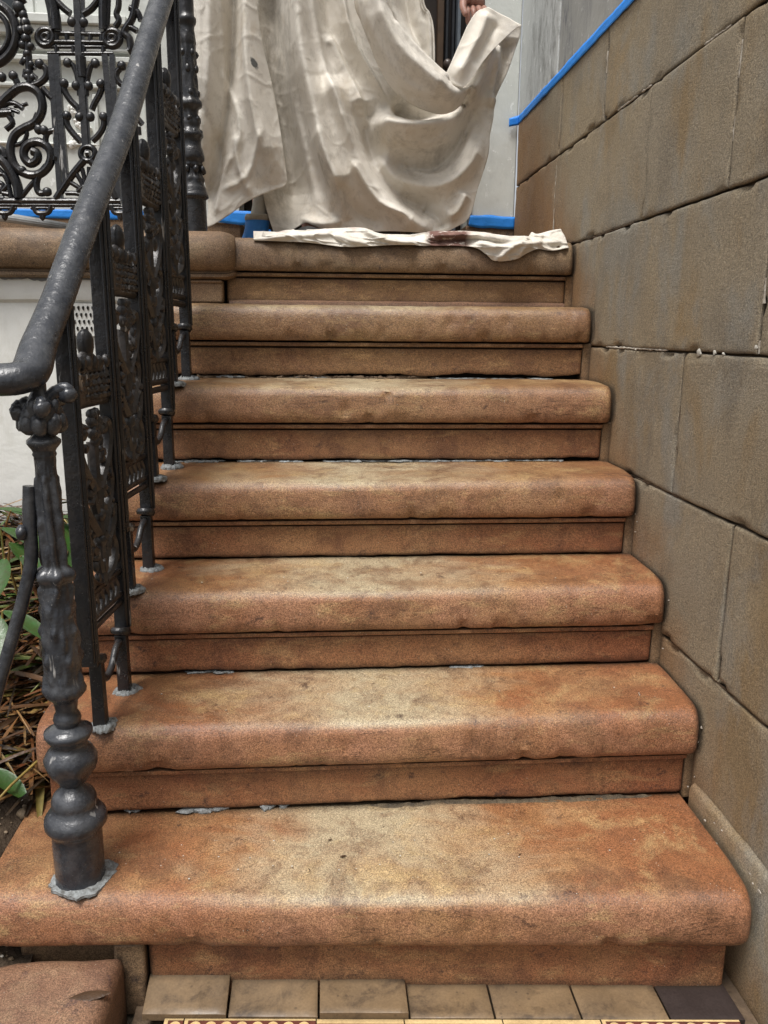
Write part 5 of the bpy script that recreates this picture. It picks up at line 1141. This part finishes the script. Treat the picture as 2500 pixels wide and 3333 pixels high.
# continuation to the left (mirror of the same casting) and its feet
b = MB(); mx = 2*(-1.045)
for kind, q, r_ in DATA['lp'][2:]:
    if max(x for x, z in q) > -.52: continue
    if min(x for x, z in q) < -.98: continue
    draw(b, kind, [(mx-x, z) for x, z in q], r_)
b.tube([(-1.9,LY,1.4185),(-.88,LY,1.4185)], .0105, 8); b.build('scroll_panel', M['iron'], lrail, sharp=50)
for x in (-.915, -1.45):
    b = MB(); b.lathe([(1.330,.030),(1.335,.028),(1.342,.018),(1.36,.012),(1.385,.013),(1.41,.020)], (x, LY), 16); b.build('foot', M['iron'], lrail)
b = MB(); b.tube([(-2.0,LY,2.10),(-.37,LY,2.10)], .024, 12); b.tube([(-2.0,LY,2.0),(-.37,LY,2.0)], .009, 6); b.build('handrail', M['iron'], lrail)
prof = sorted([(z, r) for z, r in DATA['newel2']])
def nm2(z, r, th):
    q = r
    if 1.60 < z < 1.85: q += .0022*math.cos(th*6+z*40)*math.sin(z*70)
    if 1.475 < z < 1.535: q *= 1+.06*math.cos(th*7)
    return q*(1+.012*N(math.cos(th)*3, math.sin(th)*3, z*28))
fine = []
for (z0, r0), (z1, r1) in zip(prof[:-1], prof[1:]):
    k = max(1, int((z1-z0)/.004))
    for j in range(k): fine.append((lerp(z0, z1, j/k), lerp(r0, r1, j/k)))
fine.append(prof[-1]); fine = [(1.331, fine[0][1])]+fine+[(2.08, .022), (2.10, .03)]
N2 = (-.3625, 2.42)
b = MB(); b.lathe(fine, N2, 40, nm2)
for z, k_, r_ in ((1.60,6,.0255),(1.635,6,.024),(1.70,5,.0225),(1.76,5,.022),(1.80,5,.022),(1.505,8,.031)):
    for q in range(k_):
        th = 2*math.pi*q/k_+z*17; b.ell((N2[0]+r_*math.cos(th), N2[1]+r_*math.sin(th), z), (.0075,.0075,.010), 8, 6, jit=.3)
b.build('newel_post', M['iron'], lrail, sharp=80)
collar(N2[0]+.002, N2[1]-.002, 1.331, .043, 8.8, lrail, h=.006)

# grey tube lying behind the railing
b = MB(); n_ = 16
A = Vector((-.905, 2.56, 1.385)); B2 = Vector((-.66, 2.52, 1.349)); d_ = (B2-A)
pts_ = [A+d_*(k/12*1.4-.4) for k in range(13)]
vs = []; fs = []; t_ = d_.normalized(); s0 = t_.cross(Vector((0,0,1))).normalized(); u0 = s0.cross(t_); m_ = 48
for i, p in enumerate(pts_):
    for k in range(m_):
        th = 2*math.pi*k/m_; r_ = (.0135-.004*i/12)*(1+.07*(k % 4 < 2)); vs.append(p+s0*math.cos(th)*r_+u0*math.sin(th)*r_)
for i in range(12):
    for k in range(m_): fs.append((i*m_+k, (i+1)*m_+k, (i+1)*m_+(k+1) % m_, i*m_+(k+1) % m_))
fs.append(tuple(range(m_))); fs.append(tuple(12*m_+k for k in range(m_))[::-1])
b.add(vs, fs)
tag(b.build('metal_tube', M['tube'], origin=tuple(A)), 'grey ribbed metal tube lying on the landing behind the scrolled railing', 'tube')

# ------------------------------------------------------------------ garden
def soil_z(x, y):
    t = max(0, min(1, (y-1.05)/1.2)); z = .085+.43*t**1.15
    if x > -.60 and y < 1.6: z -= .05*min(1, (x+.60)/.08)
    z += .018*N(x*5, y*5)+.007*N(x*22, y*22)
    if y < .95: z -= min(.16, (.95-y)*.5)
    return z
b = MB(); rows = []
for j in range(90):
    y = lerp(.3, 2.36, j/89); rows.append([(lerp(-3.0, -.49, (i/109)**.6), y, soil_z(lerp(-3.0, -.49, (i/109)**.6), y)) for i in range(110)])
b.grid(rows); tag(b.build('garden_soil', M['soil']), kind='structure')
def blade(b, p, d, L, w, sag, segs=6, mi=0, cup=.25, twist=0, tip=.12):
    """a strap-shaped leaf from p along direction d"""
    d = Vector(d).normalized(); side = d.cross(Vector((0,0,1)))
    if side.length < .05: side = Vector((1,0,0))
    side.normalize(); q = Vector(p); rows = []
    for k in range(segs+1):
        t = k/segs
        ww = w*max(.02, math.sin(math.pi*min(1, (t*.86+tip))))**.75
        dd = (d+Vector((0,0,-sag*t*1.6))).normalized()
        sd = (side*math.cos(twist*t)+Vector((0,0,1))*math.sin(twist*t))
        nr = sd.cross(dd)
        rows.append([tuple(q-sd*ww), tuple(q-nr*ww*cup), tuple(q+sd*ww)])
        q = q+dd*(L/segs)
    b.grid(rows, mi=mi)
random.seed(31)
b = MB()
def rp():
    while True:
        y = random.uniform(1.05, 2.30); x = random.uniform(-1.35, -.525)
        return x, y
for k in range(4200):
    x, y = rp(); 
    if y < 1.40 and random.random() < .97: continue
    z = soil_z(x, y)+random.uniform(0, .055)*min(1, (y-1.1)/.4+.2)
    a = random.gauss(.9, 1.1); L = random.uniform(.05, .20)
    blade(b, (x-L*.4*math.cos(a), y-L*.4*math.sin(a), z+random.uniform(0, .02)), (math.cos(a), math.sin(a), random.uniform(-.15, .35)), L, random.uniform(.0015, .0065), random.uniform(0, .6), 5, cup=random.uniform(-.5, .6), twist=random.uniform(-1.2, 1.2))
tag(b.build('leaf_litter', M['litter'], sharp=180), kind='stuff', label='thick mat of brown and rust coloured dead leaves covering the garden bed', cat='leaf litter')
b = MB()
for k in range(110):
    x, y = rp()
    if y < 1.35: continue
    z = soil_z(x, y)+random.uniform(.02, .075); a = random.gauss(.6, .9); L = random.uniform(.12, .32)
    p0 = Vector((x, y, z)); dirv = Vector((math.cos(a), math.sin(a), random.uniform(-.12, .22)))
    pts_ = [p0+dirv*(L*(t-.5))+Vector((0, 0, .02*math.sin(math.pi*t))) for t in (0, .25, .5, .75, 1)]
    b.tube(pts_, [.0016, .0026, .0028, .0024, .0012], 5)
tag(b.build('straw_stalks', M['stalk'], sharp=180), kind='stuff', label='yellow and orange dry stalks lying across the garden bed', cat='stalks')
b = MB(); rs = random.Random(91)
for k in range(330):
    x = rs.uniform(-1.3, -.54); y = rs.uniform(1.42, 2.26)
    a = rs.gauss(.5, .9); L = rs.uniform(.12, .30); z = soil_z(x, y)+rs.uniform(.03, .085)
    blade(b, (x-L*.4*math.cos(a), y-L*.4*math.sin(a), z), (math.cos(a), math.sin(a), rs.uniform(-.05, .35)), L, rs.uniform(.004, .0105), rs.uniform(.1, .6), 8, cup=rs.uniform(.2, .6), twist=rs.uniform(-.8, .8))
tag(b.build('strappy_leaves', M['strap'], sharp=180), kind='stuff', label='tangled long strappy leaves in faded green, yellow and rust over the garden bed', cat='foliage')
def plant(x, y, leaves, label, mats='green', stem=True):
    z = soil_z(x, y)
    r_ = thing('leafy_plant', label, 'plant', (x, y, z), 'leafy plants in the garden bed beside the steps')
    for (dx, dy, dz, ax, ay, az, L, w_) in leaves:
        b = MB(); blade(b, (x+dx, y+dy, z+dz), (ax, ay, az), L, w_, .45, 12, cup=.45, tip=.02)
        b.build('leaf', M[mats], r_, sharp=180)
    if stem:
        b = MB()
        for (dx, dy, dz, *_r) in leaves: b.tube([(x, y, z-.01), (x+dx*.6, y+dy*.6, z+dz*.7), (x+dx, y+dy, z+dz)], [.004, .0032, .0022], 6)
        b.build('stem', M['stalk'], r_)
def fixed(x, y, z, leaves, label, mats='green'):
    """leaf tips placed around (x, y, z); the stem roots in the soil below"""
    dz0 = z-soil_z(x, y); plant(x, y, [(dx, dy, dz0+dz, *r_) for dx, dy, dz, *r_ in leaves], label, mats)
fixed(-.88, 2.16, .600, [(.00,.00,.0,.9,-.2,.05,.17,.026),(-.02,0,.01,-.8,-.3,.1,.14,.024),(.05,-.03,.0,.95,.1,-.05,.15,.020)], 'broad leaved green plant against the white wall, furthest from the steps')
fixed(-.80, 1.98, .590, [(.0,.0,.0,.9,-.3,-.1,.15,.030),(-.02,-.02,.02,-.9,-.2,.1,.14,.028),(.03,-.03,-.03,.8,-.6,-.2,.12,.024)], 'green plant with glossy leaves showing left of the newel post')
fixed(-.72, 1.88, .545, [(.0,.0,.0,.75,-.5,-.15,.13,.030),(-.03,-.02,.0,.1,-.9,-.2,.12,.026)], 'green plant with a drooping glossy leaf just left of the stay bar')
fixed(-.655, 2.02, .590, [(.0,.0,.0,.5,-.7,-.35,.13,.026),(-.02,-.02,.02,.8,.1,.1,.10,.020),(.0,.0,-.05,.4,-.8,-.5,.13,.026)], 'green plant seen between the newel post and the first railing panel')
fixed(-.70, 1.66, .480, [(.0,.0,.0,.3,-.8,-.3,.14,.028),(.02,-.01,.01,.9,-.4,-.1,.12,.022)], 'dark green plant low in the bed behind the stay bar')
fixed(-.78, 1.74, .520, [(.0,.0,.0,.60,-.75,-.25,.20,.024),(-.02,.0,.01,.3,-.9,-.3,.16,.020)], 'olive and yellow leaved plant drooping at the left edge', 'oldleaf')
fixed(-.64, 1.40, .270, [(.0,.0,.0,.8,-.4,-.05,.10,.020),(.0,.0,.0,.3,-.9,.0,.07,.014)], 'small green seedling lying low beside the bottom post')
fixed(-.60, 1.78, .480, [(.0,.0,.0,.5,-.6,-.1,.11,.022),(.0,.01,.02,.9,.0,.1,.09,.02)], 'small green plant behind the first railing panel')
# stones on the bare soil
random.seed(44)
def rock(x, y, r_, label, mat='pebble'):
    b = MB(); z = soil_z(x, y); b.ell((x, y, z+r_*.45), (r_, r_*.85, r_*.7), 14, 9, jit=.35)
    tag(b.build('garden_stone', M[mat], origin=(x, y, z)), label, 'stone', 'loose stones on the bare soil beside the bottom step')
rock(-.612, 1.30, .018, 'round tan stone on the soil beside the bottom step')
rock(-.600, 1.235, .022, 'larger brown stone on the soil at the left edge of the picture')
rock(-.572, 1.395, .014, 'small cream stone nearest the base of the newel post')
rock(-.66, 1.52, .020, 'chalky white lump lying on the dark soil', 'pebble_w')
b = MB(); random.seed(45)
for k in range(900):
    x = random.uniform(-.95, -.515); y = random.uniform(.9, 1.62); s_ = random.uniform(.0012, .006)*(1 if random.random() < .9 else 1.8)
    b.ell((x, y, soil_z(x, y)+s_*.3), (s_, s_*.8, s_*.6), 6, 4, jit=.5, mi=(1 if random.random() < .22 else 0))
tag(b.build('gravel', [M['pebble'], M['pebble_w']]), kind='stuff', label='fine gravel and pale chips scattered over the bare soil', cat='gravel')

# stone block bottom left with a wet leaf on it
b = MB()
xs_ = [-.62, -.612, -.60, -.58]+[lerp(-.57, -.375, k/24) for k in range(25)]+[-.362, -.350, -.342, -.3365, -.334]
ys_ = [.70, .72]+[lerp(.74, 1.085, k/30) for k in range(31)]+[1.100, 1.118, 1.130, 1.136, 1.1385]
rows = []
for y in ys_:
    row = []
    for x in xs_:
        e = min(x+.62, -.334-x, y-.70, 1.1385-y); r_ = .026; q = max(0, r_-e); z = .084-(r_-math.sqrt(max(0, r_*r_-q*q)))
        cornr = max(0, .05-math.hypot(max(0, x+.384), max(0, 1.07-1.07)))*0
        xx = x-.10*max(0, y-1.06)*(x > -.5)*.3-.03*(1.12-y)*0
        if x < -.50: z -= (-.50-x)*.25
        row.append((xx+.003*N(y*12, x*12), y+.003*N(x*12, 7), z+.0025*N(x*9, y*9)+.001*N(x*40, y*40)))
    rows.append(row)
b.grid(rows)
for ln, fl in ((rows[0], 0), (rows[-1], 1), ([r[0] for r in rows], 1), ([r[-1] for r in rows], 0)):
    b.grid([[(p[0], p[1], -.06) for p in ln], ln], flip=bool(fl))
blk = b.build('stone_block', M['block'], origin=(-.45, .95, -.05), sharp=70)
tag(blk, 'low reddish stone block in the bottom left corner in front of the steps', 'stone block')
b = MB()
blade(b, (-.418,1.000,.083), (.38,.62,.02), .062, .0085, .0, 8, cup=.5); blade(b, (-.392,1.046,.083), (.95,.12,.03), .060, .010, .02, 8, cup=-.35)
tag(b.build('fallen_leaf', M['brownleaf'], origin=(-.41,1.02,.08), sharp=180), 'folded wet brown leaf lying on the low stone block', 'leaf')
# specks of debris on the treads
b = MB(); random.seed(77)
for (x, y, z, s_, a) in ((.0,1.26,.188,.004,.3),(.10,1.29,.188,.003,1.),(.02,1.215,.187,.006,.1),(-.03,1.18,.187,.003,2.),(.33,1.20,.187,.003,.6),(.13,2.05,.947,.006,.3),(.2,1.62,.566,.004,.2),(-.05,1.48,.378,.003,.5)):
    blade(b, (x, y, z), (math.cos(a), math.sin(a), .05), s_*2.2, s_*.35, .0, 3, cup=.3)
tag(b.build('leaf_debris', M['brownleaf'], sharp=180), kind='stuff', label='tiny dark leaf fragments scattered on the treads', cat='debris')
b = MB()
for k in range(60):
    i = random.choice([1,1,1,1,2,3]); x = random.uniform(-.4, .64); y = (1.17 if i == 1 else front(i)+.05)+random.uniform(0, .1); s_ = random.uniform(.0005, .0014)
    b.ell((x, y, zl[i]-.003), (s_*1.4, s_, s_*.7), 6, 4)
tag(b.build('paint_flecks', M['pebble_w']), kind='stuff', label='tiny white paint flecks on the lower treads', cat='flecks')

# ------------------------------------------------------------------ light, world, camera
w = bpy.data.worlds.new('World'); scene.world = w; w.use_nodes = True
nt = w.node_tree; nt.nodes.clear()
out = nt.nodes.new('ShaderNodeOutputWorld'); bg = nt.nodes.new('ShaderNodeBackground'); sky = nt.nodes.new('ShaderNodeTexSky')
hs = nt.nodes.new('ShaderNodeHueSaturation'); hs.inputs['Saturation'].default_value = .22
sky.sky_type = 'NISHITA'; sky.sun_disc = False; EL, AZ = 68, 212
sky.sun_elevation = R(EL); sky.sun_rotation = R(AZ); sky.air_density = 1.; sky.dust_density = 4.; sky.ozone_density = 1.
nt.links.new(sky.outputs[0], hs.inputs['Color']); nt.links.new(hs.outputs[0], bg.inputs[0]); nt.links.new(bg.outputs[0], out.inputs[0])
bg.inputs[1].default_value = .152
sd = bpy.data.lights.new('sun', 'SUN'); sd.energy = 3.3; sd.angle = R(20); sd.color = (1, .97, .93)
so = bpy.data.objects.new('sun', sd); col.objects.link(so)
az = R(AZ); el = R(EL)
dirv = Vector((math.sin(az)*math.cos(el), math.cos(az)*math.cos(el), math.sin(el)))
so.rotation_euler = dirv.to_track_quat('Z', 'Y').to_euler(); so.location = dirv*10

cd = bpy.data.cameras.new('camera'); cam = bpy.data.objects.new('camera', cd); col.objects.link(cam)
cd.sensor_fit = 'HORIZONTAL'; cd.sensor_width = 36; cd.lens = 36*1725.69/1659; cd.clip_end = 500; cd.clip_start = .02
rt = Vector((0.9972837794875496, -0.07317912007183382, 0.008359399293039128)); up = Vector((0.008009888843680922, 0.22057340066519357, 0.9753374455289916)); bk = rt.cross(up)
m = Matrix((rt, up, bk)).transposed().to_4x4(); m.translation = Vector((0, 0, 1.0708))
cam.matrix_world = m
scene.camera = cam
scene.view_settings.view_transform = 'Standard'; scene.view_settings.look = 'None'; scene.view_settings.exposure = 0
scene.render.resolution_x = 768; scene.render.resolution_y = 1024
